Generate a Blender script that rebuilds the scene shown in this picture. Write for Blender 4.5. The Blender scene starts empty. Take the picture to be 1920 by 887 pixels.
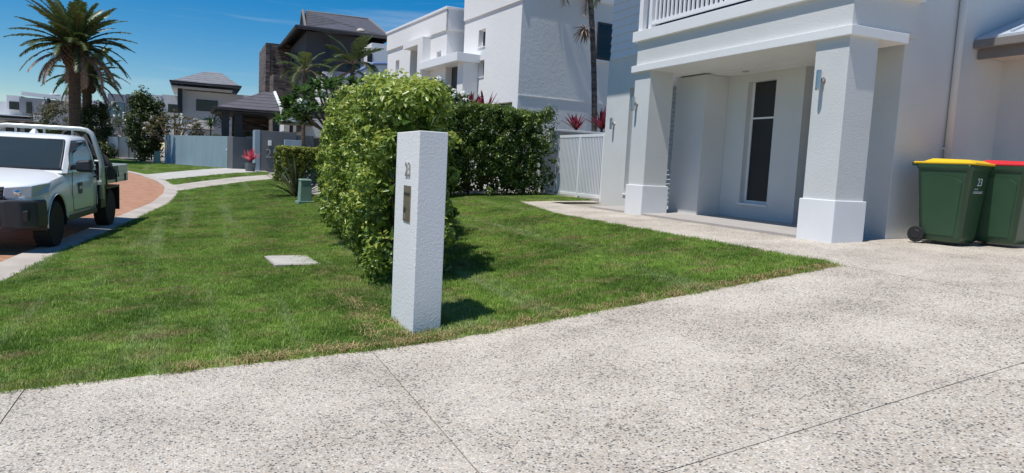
import bpy, bmesh, math, random
import numpy as np
from mathutils import Vector, Matrix
R = math.radians
sc = bpy.context.scene
col = sc.collection
# ------------------------------------------------------------------ camera
EYE = np.array([0., 0., 1.65]); FOC = 1330.0
PI_, RO_, YA_ = R(5.66), R(2.88), R(24.2)
fw = np.array([math.sin(YA_)*math.cos(PI_), math.cos(YA_)*math.cos(PI_), -math.sin(PI_)])
r0 = np.array([math.cos(YA_), -math.sin(YA_), 0.]); u0 = np.cross(r0, fw)
rt = math.cos(RO_)*r0 + math.sin(RO_)*u0; up = -math.sin(RO_)*r0 + math.cos(RO_)*u0
cam = bpy.data.cameras.new('camera'); camo = bpy.data.objects.new('camera', cam); col.objects.link(camo)
cam.sensor_width = 36.0; cam.lens = 36.0*FOC/1920.0; cam.clip_start = 0.05; cam.clip_end = 3000
camo.matrix_world = Matrix(((rt[0], up[0], -fw[0], EYE[0]), (rt[1], up[1], -fw[1], EYE[1]), (rt[2], up[2], -fw[2], EYE[2]), (0, 0, 0, 1)))
sc.camera = camo
# ------------------------------------------------------------------ sky, sun, exposure
SUN_EL, SUN_DEV = 69.0, 13.5          # sun stands over the street (-X), a little towards -Y
w = bpy.data.worlds.new('World'); sc.world = w; w.use_nodes = True
nt = w.node_tree; bg = nt.nodes['Background']
sky = nt.nodes.new('ShaderNodeTexSky'); sky.sky_type = 'NISHITA'; sky.sun_disc = False
sun_az = math.atan2(-math.cos(R(SUN_DEV)), -math.sin(R(SUN_DEV)))      # measured from +Y towards +X
sky.sun_elevation = R(SUN_EL); sky.sun_rotation = sun_az
sky.altitude = 0; sky.air_density = 1.0; sky.dust_density = 0.0; sky.ozone_density = 5.0
# thin streaks of high cloud
tc = nt.nodes.new('ShaderNodeTexCoord'); mp = nt.nodes.new('ShaderNodeMapping'); mp.inputs['Rotation'].default_value = (0, 0, R(-20)); mp.inputs['Scale'].default_value = (1.6, 1.6, 24.0)
ns = nt.nodes.new('ShaderNodeTexNoise'); ns.inputs['Scale'].default_value = 1.5; ns.inputs['Detail'].default_value = 7; ns.inputs['Roughness'].default_value = .55
rp = nt.nodes.new('ShaderNodeValToRGB'); rp.color_ramp.elements[0].position = .53; rp.color_ramp.elements[1].position = .80
rp.color_ramp.elements[1].color = (.42, .42, .42, 1)
mx = nt.nodes.new('ShaderNodeMixRGB'); mx.inputs['Color2'].default_value = (6.5, 7.2, 8.0, 1)
sat = nt.nodes.new('ShaderNodeHueSaturation'); sat.inputs['Saturation'].default_value = 1.5
nt.links.new(tc.outputs['Generated'], mp.inputs['Vector']); nt.links.new(mp.outputs['Vector'], ns.inputs['Vector'])
nt.links.new(ns.outputs['Fac'], rp.inputs['Fac']); nt.links.new(rp.outputs['Color'], mx.inputs['Fac'])
nt.links.new(sky.outputs['Color'], sat.inputs['Color']); nt.links.new(sat.outputs['Color'], mx.inputs['Color1']); nt.links.new(mx.outputs['Color'], bg.inputs['Color'])
bg.inputs['Strength'].default_value = 0.10
sl = bpy.data.lights.new('sun', 'SUN'); sl.energy = 4.8; sl.angle = R(.53); sl.color = (1, .965, .91)
so = bpy.data.objects.new('sun', sl); col.objects.link(so); so.location = (-20, -5, 50)
sdir = Vector((-math.cos(R(SUN_EL))*math.cos(R(SUN_DEV)), -math.cos(R(SUN_EL))*math.sin(R(SUN_DEV)), math.sin(R(SUN_EL))))
so.rotation_euler = sdir.to_track_quat('Z', 'Y').to_euler()
sc.view_settings.view_transform = 'Standard'; sc.view_settings.look = 'None'; sc.view_settings.exposure = 0.0; sc.view_settings.gamma = 1
sc.render.engine = 'CYCLES'
# ------------------------------------------------------------------ helpers
rng = np.random.default_rng(23); random.seed(23)
def ray(x, y): return fw + rt*(x-960)/FOC - up*(y-443.5)/FOC
def at(x, y, X=None, Y=None, Z=None):          # photo pixel -> point on the plane X= / Y= / Z=
    d = ray(x, y)
    t = (X-EYE[0])/d[0] if X is not None else (Y-EYE[1])/d[1] if Y is not None else (Z-EYE[2])/d[2]
    return EYE + d*t
def tag(o, label=None, cat=None, group=None, kind=None):
    if label: o['label'] = label
    if cat: o['category'] = cat
    if group: o['group'] = group
    if kind: o['kind'] = kind
    return o
def empty(name, loc=(0, 0, 0), rz=0, label=None, cat=None, group=None):
    o = bpy.data.objects.new(name, None); col.objects.link(o); o.location = loc; o.rotation_euler.z = rz
    o.empty_display_size = .2
    return tag(o, label, cat, group)
def copy_tree(o, parent=None):
    c = o.copy(); col.objects.link(c); c.parent = parent
    for ch in o.children: copy_tree(ch, c)
    return c
class MB:
    def __init__(s): s.v = []; s.f = []
    def add(s, vs, fs):
        n = len(s.v); s.v += [tuple(map(float, p)) for p in vs]; s.f += [tuple(i+n for i in f) for f in fs]; return s
    def box(s, x0, x1, y0, y1, z0, z1):
        x0, x1 = min(x0, x1), max(x0, x1); y0, y1 = min(y0, y1), max(y0, y1); z0, z1 = min(z0, z1), max(z0, z1)
        return s.add([(x0,y0,z0),(x1,y0,z0),(x1,y1,z0),(x0,y1,z0),(x0,y0,z1),(x1,y0,z1),(x1,y1,z1),(x0,y1,z1)],
                     [(3,2,1,0),(4,5,6,7),(0,1,5,4),(1,2,6,5),(2,3,7,6),(3,0,4,7)])
    def prism(s, poly, z0, z1):                 # poly: list of (x, y), counter-clockwise
        n = len(poly)
        zt = z1 if hasattr(z1, '__len__') else [z1]*n; zb = z0 if hasattr(z0, '__len__') else [z0]*n
        return s.add([(p[0], p[1], zb[i]) for i, p in enumerate(poly)]+[(p[0], p[1], zt[i]) for i, p in enumerate(poly)],
                     [tuple(range(n-1, -1, -1)), tuple(range(n, 2*n))]+[(i, (i+1) % n, n+(i+1) % n, n+i) for i in range(n)])
    def hull(s, bot, top):                      # same-length loops of 3-D points
        n = len(bot)
        return s.add(list(bot)+list(top), [tuple(range(n-1, -1, -1)), tuple(range(n, 2*n))]+[(i, (i+1) % n, n+(i+1) % n, n+i) for i in range(n)])
    def tube(s, path, rad, n=8, caps=True):
        P = [Vector(p) for p in path]; rr = rad if hasattr(rad, '__len__') else [rad]*len(P)
        vs = []; prev = None
        for i, p in enumerate(P):
            t = (P[min(i+1, len(P)-1)]-P[max(i-1, 0)]).normalized()
            if prev is None:
                a = Vector((0, 0, 1)) if abs(t.z) < .9 else Vector((1, 0, 0)); u = t.cross(a).normalized()
            else: u = (prev - t*prev.dot(t)).normalized()
            prev = u; v = t.cross(u)
            vs += [p+(u*math.cos(2*math.pi*k/n)+v*math.sin(2*math.pi*k/n))*rr[i] for k in range(n)]
        fs = [(i*n+k, i*n+(k+1) % n, (i+1)*n+(k+1) % n, (i+1)*n+k) for i in range(len(P)-1) for k in range(n)]
        if caps: fs += [tuple(range(n-1, -1, -1)), tuple(range((len(P)-1)*n, len(P)*n))]
        return s.add(vs, fs)
    def lathe(s, prof, c=(0, 0, 0), n=16, axis='z'):
        vs = []
        for r_, h in prof:
            for k in range(n):
                a = 2*math.pi*k/n; p = (r_*math.cos(a), r_*math.sin(a), h)
                if axis == 'x': p = (h, r_*math.cos(a), r_*math.sin(a))
                vs.append((p[0]+c[0], p[1]+c[1], p[2]+c[2]))
        m = len(prof)
        return s.add(vs, [(i*n+k, i*n+(k+1) % n, (i+1)*n+(k+1) % n, (i+1)*n+k) for i in range(m-1) for k in range(n)]+[tuple(range(n-1, -1, -1)), tuple(range((m-1)*n, m*n))])
    def build(s, name, mat, parent=None, bevel=0, smooth=False, kind=None):
        me = bpy.data.meshes.new(name); me.from_pydata(s.v, [], s.f); me.validate()
        bm = bmesh.new(); bm.from_mesh(me); bmesh.ops.recalc_face_normals(bm, faces=bm.faces); bm.to_mesh(me); bm.free()
        if smooth:
            for p in me.polygons: p.use_smooth = True
        me.materials.append(mat); o = bpy.data.objects.new(name, me); col.objects.link(o)
        if parent is not None: o.parent = parent
        if bevel:
            b = o.modifiers.new('bevel', 'BEVEL'); b.width = bevel; b.segments = 2; b.limit_method = 'ANGLE'
        if kind: o['kind'] = kind
        return o
def box(name, mat, parent, x0, x1, y0, y1, z0, z1, bevel=0): return MB().box(x0, x1, y0, y1, z0, z1).build(name, mat, parent, bevel)
def text(name, body, size, mat, parent, M4, extr=.004, align='CENTER'):
    c = bpy.data.curves.new(name, 'FONT'); c.body = body; c.size = size; c.extrude = extr; c.align_x = align; c.resolution_u = 3
    o = bpy.data.objects.new(name, c); col.objects.link(o); dg = bpy.context.evaluated_depsgraph_get(); dg.update()
    me = bpy.data.meshes.new_from_object(o.evaluated_get(dg)); bpy.data.objects.remove(o)
    me.materials.clear(); me.materials.append(mat); o = bpy.data.objects.new(name, me); col.objects.link(o); o.matrix_world = M4
    if parent is not None: o.parent = parent
    return o
# ------------------------------------------------------------------ materials
def mat(name, c, rough=.65, var=.12, vs=2.5, bump=0, bs=60, metal=0, c2=None, spec=.5, detail=5, stretch=None):
    m = bpy.data.materials.new(name); m.use_nodes = True; n = m.node_tree.nodes; l = m.node_tree.links; b = n['Principled BSDF']
    g = n.new('ShaderNodeNewGeometry'); src = g.outputs['Position']
    if stretch:
        mp = n.new('ShaderNodeMapping'); mp.inputs['Scale'].default_value = stretch; l.new(src, mp.inputs['Vector']); src = mp.outputs['Vector']
    t = n.new('ShaderNodeTexNoise'); t.inputs['Scale'].default_value = vs; t.inputs['Detail'].default_value = detail; l.new(src, t.inputs['Vector'])
    r = n.new('ShaderNodeValToRGB'); r.color_ramp.elements[0].position = .3; r.color_ramp.elements[1].position = .7
    a = c2 or tuple(x*(1-var) for x in c); bb = c if c2 else tuple(min(1, x*(1+var)) for x in c)
    r.color_ramp.elements[0].color = (*a, 1); r.color_ramp.elements[1].color = (*bb, 1)
    l.new(t.outputs['Fac'], r.inputs['Fac']); l.new(r.outputs['Color'], b.inputs['Base Color'])
    b.inputs['Roughness'].default_value = rough; b.inputs['Metallic'].default_value = metal; b.inputs['Specular IOR Level'].default_value = spec
    if bump:
        t2 = n.new('ShaderNodeTexNoise'); t2.inputs['Scale'].default_value = bs; t2.inputs['Detail'].default_value = 3; l.new(src, t2.inputs['Vector'])
        bp = n.new('ShaderNodeBump'); bp.inputs['Strength'].default_value = 1; bp.inputs['Distance'].default_value = bump
        l.new(t2.outputs['Fac'], bp.inputs['Height']); l.new(bp.outputs['Normal'], b.inputs['Normal'])
    return m
def glass_mat(name, c, rough=.04, trans=0.0):
    m = mat(name, c, rough, .05, 1.0); m.node_tree.nodes['Principled BSDF'].inputs['Transmission Weight'].default_value = trans
    return m
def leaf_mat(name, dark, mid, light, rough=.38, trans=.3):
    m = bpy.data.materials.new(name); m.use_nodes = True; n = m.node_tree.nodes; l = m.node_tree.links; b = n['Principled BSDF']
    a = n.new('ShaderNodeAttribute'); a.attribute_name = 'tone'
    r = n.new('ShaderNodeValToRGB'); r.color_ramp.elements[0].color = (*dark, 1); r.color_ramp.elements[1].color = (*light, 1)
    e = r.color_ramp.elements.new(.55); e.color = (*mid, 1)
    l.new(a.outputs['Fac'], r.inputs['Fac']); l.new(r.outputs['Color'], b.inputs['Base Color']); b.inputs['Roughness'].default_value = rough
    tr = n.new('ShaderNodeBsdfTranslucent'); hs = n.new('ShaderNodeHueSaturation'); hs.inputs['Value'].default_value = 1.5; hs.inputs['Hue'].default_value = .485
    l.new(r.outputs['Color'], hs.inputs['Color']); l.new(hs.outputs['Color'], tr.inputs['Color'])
    ms = n.new('ShaderNodeMixShader'); ms.inputs['Fac'].default_value = trans
    l.new(b.outputs['BSDF'], ms.inputs[1]); l.new(tr.outputs['BSDF'], ms.inputs[2]); l.new(ms.outputs['Shader'], n['Material Output'].inputs['Surface'])
    return m
MT = {}
MT['stucco'] = mat('house_render', (.63, .64, .625), .8, .04, 1.2, .0048, 58)
MT['pillar'] = mat('pillar_render', (.76, .765, .76), .8, .03, 1.5, .0048, 60)
MT['trim'] = mat('white_trim', (.80, .80, .79), .55, .02, 2)
MT['plinth'] = mat('plinth_paint', (.80, .81, .82), .7, .03, 2, .0025, 90)
MT['white'] = mat('white_paint', (.80, .81, .82), .5, .02, 3)
MT['nwhite'] = mat('neighbour_render', (.77, .765, .75), .8, .03, .5, .006, 9)
MT['darkglass'] = glass_mat('dark_glass', (.012, .013, .015), .05); MT['carglass'] = glass_mat('car_glass', (.03, .042, .045), .03)
MT['screen'] = mat('flyscreen', (.018, .018, .02), .5, .1, 3)
MT['blueglass'] = glass_mat('tinted_glass', (.10, .17, .20), .06)
MT['steel'] = mat('brushed_steel', (.55, .54, .52), .3, .08, 30, metal=1)
MT['brass'] = mat('dull_brass_plate', (.30, .27, .19), .38, .12, 14, metal=.8)
MT['black'] = mat('black_plastic', (.018, .018, .02), .45, .1, 5)
MT['rubber'] = mat('rubber', (.014, .014, .015), .8, .15, 9)
MT['tile_floor'] = mat('porch_tile', (.42, .39, .36), .6, .06, 3)
MT['concrete'] = mat('concrete', (.46, .44, .40), .85, .14, 2.2, .002, 70)
MT['kerb'] = mat('kerb_concrete', (.44, .39, .34), .85, .16, 1.6, .002, 50)
MT['gutter'] = mat('gutter_metal', (.22, .20, .185), .45, .05, 3)
MT['soffit'] = mat('soffit_board', (.66, .58, .50), .7, .03, 3)
MT['roofmetal'] = mat('pale_roof', (.50, .55, .60), .4, .05, 3)
MT['board'] = mat('weatherboard', (.66, .71, .75), .6, .03, 3)
MT['soil'] = mat('soil', (.12, .08, .05), .9, .25, 5, .01, 20)
MT['bark'] = mat('bark', (.16, .11, .075), .9, .25, 8, .012, 25)
MT['palmtrunk'] = mat('palm_trunk', (.085, .062, .045), .9, .35, 5, .05, 7, stretch=(1, 1, 2.6))
MT['charcoal'] = mat('charcoal_render', (.052, .053, .060), .8, .08, 1)
MT['greywall'] = mat('grey_render', (.12, .13, .14), .8, .08, 1.0, .003, 30)
MT['bluewall'] = mat('blue_grey_render', (.23, .32, .38), .75, .10, .8, .003, 30, stretch=(2.5, 2.5, .6))
MT['farwhite'] = mat('far_render', (.70, .71, .72), .8, .03, .5)
MT['fargrey'] = mat('far_grey_boards', (.24, .25, .28), .8, .05, .5)
MT['frame'] = mat('dark_frame', (.03, .03, .035), .5, .1, 3)
MT['tile'] = mat('roof_tile', (.075, .072, .078), .6, .2, 3)
MT['boxgreen'] = mat('utility_green', (.19, .29, .23), .6, .1, 4)
MT['bin'] = mat('bin_green', (.026, .068, .032), .4, .10, 3, .0006, 300)
MT['yellow'] = mat('lid_yellow', (.80, .50, .01), .38, .05, 3)
MT['red'] = mat('lid_red', (.62, .02, .03), .38, .05, 3)
MT['print'] = mat('white_print', (.75, .76, .76), .6, .02, 3)
MT['paint'] = mat('truck_paint', (.80, .81, .82), .12, .01, 1)
MT['bumper'] = mat('bumper_plastic', (.035, .038, .043), .5, .08, 4)
MT['chrome'] = mat('chrome', (.7, .72, .75), .12, .03, 5, metal=1)
MT['lamp'] = glass_mat('headlamp_glass', (.50, .55, .60), .06)
MT['tray'] = mat('tray_alloy', (.60, .64, .60), .4, .06, 3, metal=.3)
MT['net'] = mat('cargo_net', (.02, .02, .022), .85, .3, 20)
def stone_mat():
    m = mat('stone_cladding', (.12, .095, .085), .85, .3, 6); n = m.node_tree.nodes; l = m.node_tree.links
    g = n.new('ShaderNodeNewGeometry'); mp = n.new('ShaderNodeMapping'); mp.inputs['Scale'].default_value = (2.2, 2.2, 11)
    v = n.new('ShaderNodeTexVoronoi'); v.inputs['Scale'].default_value = 1.0
    r = n.new('ShaderNodeValToRGB'); r.color_ramp.elements[0].color = (.03, .025, .024, 1); r.color_ramp.elements[1].color = (.24, .19, .165, 1)
    l.new(g.outputs['Position'], mp.inputs['Vector']); l.new(mp.outputs['Vector'], v.inputs['Vector']); l.new(v.outputs['Color'], r.inputs['Fac'])
    l.new(r.outputs['Color'], n['Principled BSDF'].inputs['Base Color'])
    bp = n.new('ShaderNodeBump'); bp.inputs['Distance'].default_value = .05; l.new(v.outputs['Color'], bp.inputs['Height']); l.new(bp.outputs['Normal'], n['Principled BSDF'].inputs['Normal'])
    return m
MT['stone'] = stone_mat()
def tile_roof_mat(name, c):
    m = mat(name, c, .55, .2, 2.5); n = m.node_tree.nodes; l = m.node_tree.links
    g = n.new('ShaderNodeNewGeometry'); wv = n.new('ShaderNodeTexWave'); wv.wave_type = 'BANDS'; wv.bands_direction = 'Z'; wv.wave_profile = 'SAW'
    wv.inputs['Scale'].default_value = 1.45; l.new(g.outputs['Position'], wv.inputs['Vector'])
    cr = n.new('ShaderNodeValToRGB'); cr.color_ramp.elements[0].position = .02; cr.color_ramp.elements[0].color = (.25, .25, .25, 1); cr.color_ramp.elements[1].position = .3; cr.color_ramp.elements[1].color = (1.15, 1.15, 1.15, 1)
    l.new(wv.outputs['Fac'], cr.inputs['Fac']); mm = n.new('ShaderNodeMixRGB'); mm.blend_type = 'MULTIPLY'; mm.inputs['Fac'].default_value = 1
    old = n['Principled BSDF'].inputs['Base Color'].links[0].from_socket; l.new(old, mm.inputs['Color1']); l.new(cr.outputs['Color'], mm.inputs['Color2']); l.new(mm.outputs['Color'], n['Principled BSDF'].inputs['Base Color'])
    bp = n.new('ShaderNodeBump'); bp.inputs['Distance'].default_value = .06; l.new(wv.outputs['Fac'], bp.inputs['Height']); l.new(bp.outputs['Normal'], n['Principled BSDF'].inputs['Normal'])
    return m
MT['tileroof'] = tile_roof_mat('dark_tile_roof', (.085, .08, .09)); MT['greyroof'] = tile_roof_mat('grey_shingle_roof', (.20, .20, .21))
def aggregate_mat():
    m = bpy.data.materials.new('exposed_aggregate'); m.use_nodes = True; n = m.node_tree.nodes; l = m.node_tree.links; b = n['Principled BSDF']
    g = n.new('ShaderNodeNewGeometry'); P = g.outputs['Position']
    wn = n.new('ShaderNodeTexNoise'); wn.inputs['Scale'].default_value = 60; l.new(P, wn.inputs['Vector'])
    wm = n.new('ShaderNodeVectorMath'); wm.operation = 'MULTIPLY_ADD'; wm.inputs[1].default_value = (.006, .006, .006)
    l.new(wn.outputs['Color'], wm.inputs[0]); l.new(P, wm.inputs[2])
    v = n.new('ShaderNodeTexVoronoi'); v.inputs['Scale'].default_value = 78; l.new(wm.outputs[0], v.inputs['Vector'])
    r = n.new('ShaderNodeValToRGB'); r.color_ramp.interpolation = 'CONSTANT'; e = r.color_ramp.elements
    e[0].position = 0; e[0].color = (.03, .035, .04, 1); e[1].position = .16; e[1].color = (.20, .18, .16, 1)
    for p, c in ((.26, (.52, .44, .35)), (.40, (.67, .60, .50)), (.62, (.60, .48, .36)), (.68, (.74, .70, .62)), (.86, (.46, .42, .37))):
        q = e.new(p); q.color = (*c, 1)
    sx = n.new('ShaderNodeSeparateColor'); l.new(v.outputs['Color'], sx.inputs['Color'])
    big = n.new('ShaderNodeTexNoise'); big.inputs['Scale'].default_value = 1.3; big.inputs['Detail'].default_value = 6; big.inputs['Roughness'].default_value = .62; l.new(P, big.inputs['Vector'])
    # patches with more dark pebbles: shift the lookup by the large noise
    ad = n.new('ShaderNodeMath'); ad.operation = 'MULTIPLY_ADD'; ad.inputs[1].default_value = .75; ad.inputs[2].default_value = -.32; l.new(big.outputs['Fac'], ad.inputs[0])
    ad2 = n.new('ShaderNodeMath'); ad2.operation = 'ADD'; ad2.use_clamp = True; l.new(sx.outputs[0], ad2.inputs[0]); l.new(ad.outputs[0], ad2.inputs[1])
    l.new(ad2.outputs[0], r.inputs['Fac'])
    ed = n.new('ShaderNodeMapRange'); ed.inputs['From Min'].default_value = .25; ed.inputs['From Max'].default_value = .75; l.new(v.outputs['Distance'], ed.inputs['Value'])
    mx = n.new('ShaderNodeMixRGB'); mx.inputs['Color2'].default_value = (.50, .445, .375, 1); l.new(ed.outputs[0], mx.inputs['Fac']); l.new(r.outputs['Color'], mx.inputs['Color1'])
    hs = n.new('ShaderNodeMixRGB'); hs.blend_type = 'MULTIPLY'; hs.inputs['Fac'].default_value = 1
    r2 = n.new('ShaderNodeValToRGB'); r2.color_ramp.elements[0].position = .3; r2.color_ramp.elements[0].color = (.74, .73, .72, 1); r2.color_ramp.elements[1].position = .62; r2.color_ramp.elements[1].color = (1, 1, 1, 1)
    l.new(big.outputs['Fac'], r2.inputs['Fac']); l.new(mx.outputs['Color'], hs.inputs['Color1']); l.new(r2.outputs['Color'], hs.inputs['Color2'])
    l.new(hs.outputs['Color'], b.inputs['Base Color']); b.inputs['Roughness'].default_value = .7
    bp = n.new('ShaderNodeBump'); bp.invert = True; bp.inputs['Distance'].default_value = .006; l.new(v.outputs['Distance'], bp.inputs['Height']); l.new(bp.outputs['Normal'], b.inputs['Normal'])
    return m
MT['agg'] = aggregate_mat()
def paver_mat():
    m = mat('brick_pavers', (.42, .23, .14), .85, .15, 3); n = m.node_tree.nodes; l = m.node_tree.links
    g = n.new('ShaderNodeNewGeometry'); mp = n.new('ShaderNodeMapping'); mp.inputs['Rotation'].default_value = (0, 0, R(40))
    br = n.new('ShaderNodeTexBrick'); br.inputs['Scale'].default_value = 1; br.inputs['Brick Width'].default_value = .23; br.inputs['Row Height'].default_value = .115; br.inputs['Mortar Size'].default_value = .006
    br.inputs['Color1'].default_value = (.34, .15, .08, 1); br.inputs['Color2'].default_value = (.44, .23, .13, 1); br.inputs['Mortar'].default_value = (.30, .24, .18, 1)
    l.new(g.outputs['Position'], mp.inputs['Vector']); l.new(mp.outputs['Vector'], br.inputs['Vector']); l.new(br.outputs['Color'], n['Principled BSDF'].inputs['Base Color'])
    return m
MT['pavers'] = paver_mat()
def grass_mat(name, blade):
    m = bpy.data.materials.new(name); m.use_nodes = True; n = m.node_tree.nodes; l = m.node_tree.links; b = n['Principled BSDF']
    g = n.new('ShaderNodeNewGeometry'); P = g.outputs['Position']
    def noise(s, d=4, vec=P):
        t = n.new('ShaderNodeTexNoise'); t.inputs['Scale'].default_value = s; t.inputs['Detail'].default_value = d; l.new(vec, t.inputs['Vector']); return t
    a = noise(1.1, 6); r = n.new('ShaderNodeValToRGB'); e = r.color_ramp.elements
    e[0].position = .36; e[0].color = (.115, .215, .03, 1); e[1].position = .62; e[1].color = (.25, .39, .07, 1)
    l.new(a.outputs['Fac'], r.inputs['Fac'])
    # worn straw-coloured patches
    mp = n.new('ShaderNodeMapping'); mp.inputs['Scale'].default_value = (1.0, 2.6, 1); l.new(P, mp.inputs['Vector'])
    d = noise(1.9, 7, mp.outputs['Vector']); dr = n.new('ShaderNodeValToRGB'); dr.color_ramp.elements[0].position = .50; dr.color_ramp.elements[1].position = .74
    l.new(d.outputs['Fac'], dr.inputs['Fac'])
    m1 = n.new('ShaderNodeMixRGB'); m1.inputs['Color2'].default_value = (.36, .30, .14, 1); l.new(dr.outputs['Color'], m1.inputs['Fac']); l.new(r.outputs['Color'], m1.inputs['Color1'])
    # pale mower stripes: sheen of the turned blades, painted into the colour
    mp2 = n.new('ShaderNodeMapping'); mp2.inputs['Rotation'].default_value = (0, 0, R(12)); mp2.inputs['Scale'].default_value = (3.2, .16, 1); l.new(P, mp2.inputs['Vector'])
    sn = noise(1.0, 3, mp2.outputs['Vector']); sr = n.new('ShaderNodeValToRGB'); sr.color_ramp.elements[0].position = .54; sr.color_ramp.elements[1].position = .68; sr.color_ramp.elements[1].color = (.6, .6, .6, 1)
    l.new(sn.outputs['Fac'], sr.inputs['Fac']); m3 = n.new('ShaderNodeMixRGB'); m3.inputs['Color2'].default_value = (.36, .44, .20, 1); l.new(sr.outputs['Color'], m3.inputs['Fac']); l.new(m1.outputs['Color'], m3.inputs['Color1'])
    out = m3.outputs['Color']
    if blade:
        oi = n.new('ShaderNodeObjectInfo'); rr = n.new('ShaderNodeValToRGB'); rr.color_ramp.elements[0].color = (.62, .66, .6, 1); rr.color_ramp.elements[1].color = (1.3, 1.25, 1.25, 1)
        l.new(oi.outputs['Random'], rr.inputs['Fac']); m2 = n.new('ShaderNodeMixRGB'); m2.blend_type = 'MULTIPLY'; m2.inputs['Fac'].default_value = 1
        l.new(out, m2.inputs['Color1']); l.new(rr.outputs['Color'], m2.inputs['Color2']); out = m2.outputs['Color']
    else:
        m2 = n.new('ShaderNodeMixRGB'); m2.inputs['Fac'].default_value = .35; m2.inputs['Color2'].default_value = (.16, .12, .06, 1); l.new(out, m2.inputs['Color1']); out = m2.outputs['Color']
    l.new(out, b.inputs['Base Color']); b.inputs['Roughness'].default_value = .55; b.inputs['Specular IOR Level'].default_value = .3
    if blade:
        tr = n.new('ShaderNodeBsdfTranslucent'); ms = n.new('ShaderNodeMixShader'); ms.inputs['Fac'].default_value = .3
        l.new(out, tr.inputs['Color']); l.new(b.outputs['BSDF'], ms.inputs[1]); l.new(tr.outputs['BSDF'], ms.inputs[2]); l.new(ms.outputs['Shader'], n['Material Output'].inputs['Surface'])
    return m
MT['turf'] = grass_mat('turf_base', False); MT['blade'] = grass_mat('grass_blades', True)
MT['weed'] = leaf_mat('weed_blades', (.09, .18, .025), (.15, .28, .035), (.26, .38, .06), .6, .3)
MT['straw'] = mat('dry_clippings', (.40, .29, .14), .9, .3, 12)
MT['hedge'] = leaf_mat('hedge_leaf', (.04, .09, .014), (.18, .28, .04), (.46, .52, .12), .36, .3)
MT['hedge2'] = leaf_mat('boundary_hedge_leaf', (.028, .06, .010), (.095, .16, .025), (.24, .32, .06), .36, .28)
MT['box_hedge'] = leaf_mat('clipped_hedge_leaf', (.05, .09, .012), (.16, .21, .025), (.34, .36, .05), .4, .28)
MT['frangi'] = leaf_mat('frangipani_leaf', (.03, .075, .02), (.055, .13, .03), (.10, .19, .05), .35, .25)
MT['flower'] = leaf_mat('white_petal', (.75, .74, .66), (.80, .80, .76), (.82, .82, .80), .6, .3)
MT['redleaf'] = leaf_mat('red_leaf', (.07, .008, .014), (.16, .012, .025), (.28, .03, .06), .4, .25)
MT['pinkleaf'] = leaf_mat('pink_leaf', (.35, .03, .05), (.55, .08, .11), (.65, .22, .24), .4, .25)
MT['palm'] = leaf_mat('palm_leaflet', (.035, .06, .018), (.065, .105, .028), (.13, .17, .05), .42, .22)
MT['deadpalm'] = leaf_mat('dead_frond', (.20, .13, .10), (.30, .21, .16), (.42, .33, .26), .8, .15)
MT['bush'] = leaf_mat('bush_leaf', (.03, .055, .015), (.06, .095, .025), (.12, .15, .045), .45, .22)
MT['drybush'] = leaf_mat('olive_bush_leaf', (.06, .065, .025), (.12, .115, .045), (.20, .17, .08), .5, .2)
MT['yucca'] = leaf_mat('yucca_leaf', (.03, .065, .025), (.06, .11, .04), (.12, .17, .07), .4, .2)
MT['flax'] = leaf_mat('flax_leaf', (.03, .045, .02), (.06, .08, .035), (.13, .13, .07), .45, .15)
# ------------------------------------------------------------------ terrain
KY = [-60, 0, 9.8, 12, 14.7, 17.5, 21, 24.5, 27.5, 30.4, 35, 37.8, 42, 48, 60, 90]
KX = [-2.4, -2.25, -2.05, -1.85, -1.48, -1.1, -.62, -.47, -.55, -.9, -1.85, -2.8, -5.2, -10.5, -24, -60]
def kerb_x(y): return float(np.interp(y, KY, KX))
def street_z(y): return float(np.interp(y, [-100, 8, 14, 24, 40, 60, 200], [0, 0, .045, .25, .56, .75, .9]))
def zg(x, y):
    k = kerb_x(y); s = street_z(y)
    if x <= k: return s
    if x < 1.66: return s + .2*(x-k)/(1.66-k)
    return float(np.interp(x, [1.66, 6.3, 7.57, 9, 11, 60], [.2, .80, .86, .90, .94, 1.1])) + s*max(0., min(1., (6-x)/4.34))
def sheet(name, poly, off, material, parent=None, res=.5, zfun=zg, kind='structure', depth=0):
    bm = bmesh.new(); f = bm.faces.new([bm.verts.new((p[0], p[1], 0)) for p in poly])
    xs = [p[0] for p in poly]; ys = [p[1] for p in poly]
    for ax, lo, hi in ((0, min(xs), max(xs)), (1, min(ys), max(ys))):
        k = lo + res
        while k < hi - 1e-4:
            no = (1, 0, 0) if ax == 0 else (0, 1, 0); co = (k, 0, 0) if ax == 0 else (0, k, 0)
            bmesh.ops.bisect_plane(bm, geom=bm.verts[:]+bm.edges[:]+bm.faces[:], plane_co=co, plane_no=no); k += res
    bmesh.ops.recalc_face_normals(bm, faces=bm.faces)
    for f in bm.faces:
        if f.normal.z < 0: f.normal_flip()
    if depth:
        ret = bmesh.ops.extrude_face_region(bm, geom=bm.faces[:]); low = set(v for v in bm.verts) - set(e for e in ret['geom'] if isinstance(e, bmesh.types.BMVert))
    for v in bm.verts: v.co.z = zfun(v.co.x, v.co.y) + off
    if depth:
        for v in low: v.co.z -= depth
        bmesh.ops.recalc_face_normals(bm, faces=bm.faces)
    me = bpy.data.meshes.new(name); bm.to_mesh(me); bm.free(); me.materials.append(material)
    o = bpy.data.objects.new(name, me); col.objects.link(o)
    if parent is not None: o.parent = parent
    if kind: o['kind'] = kind
    return o
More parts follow.
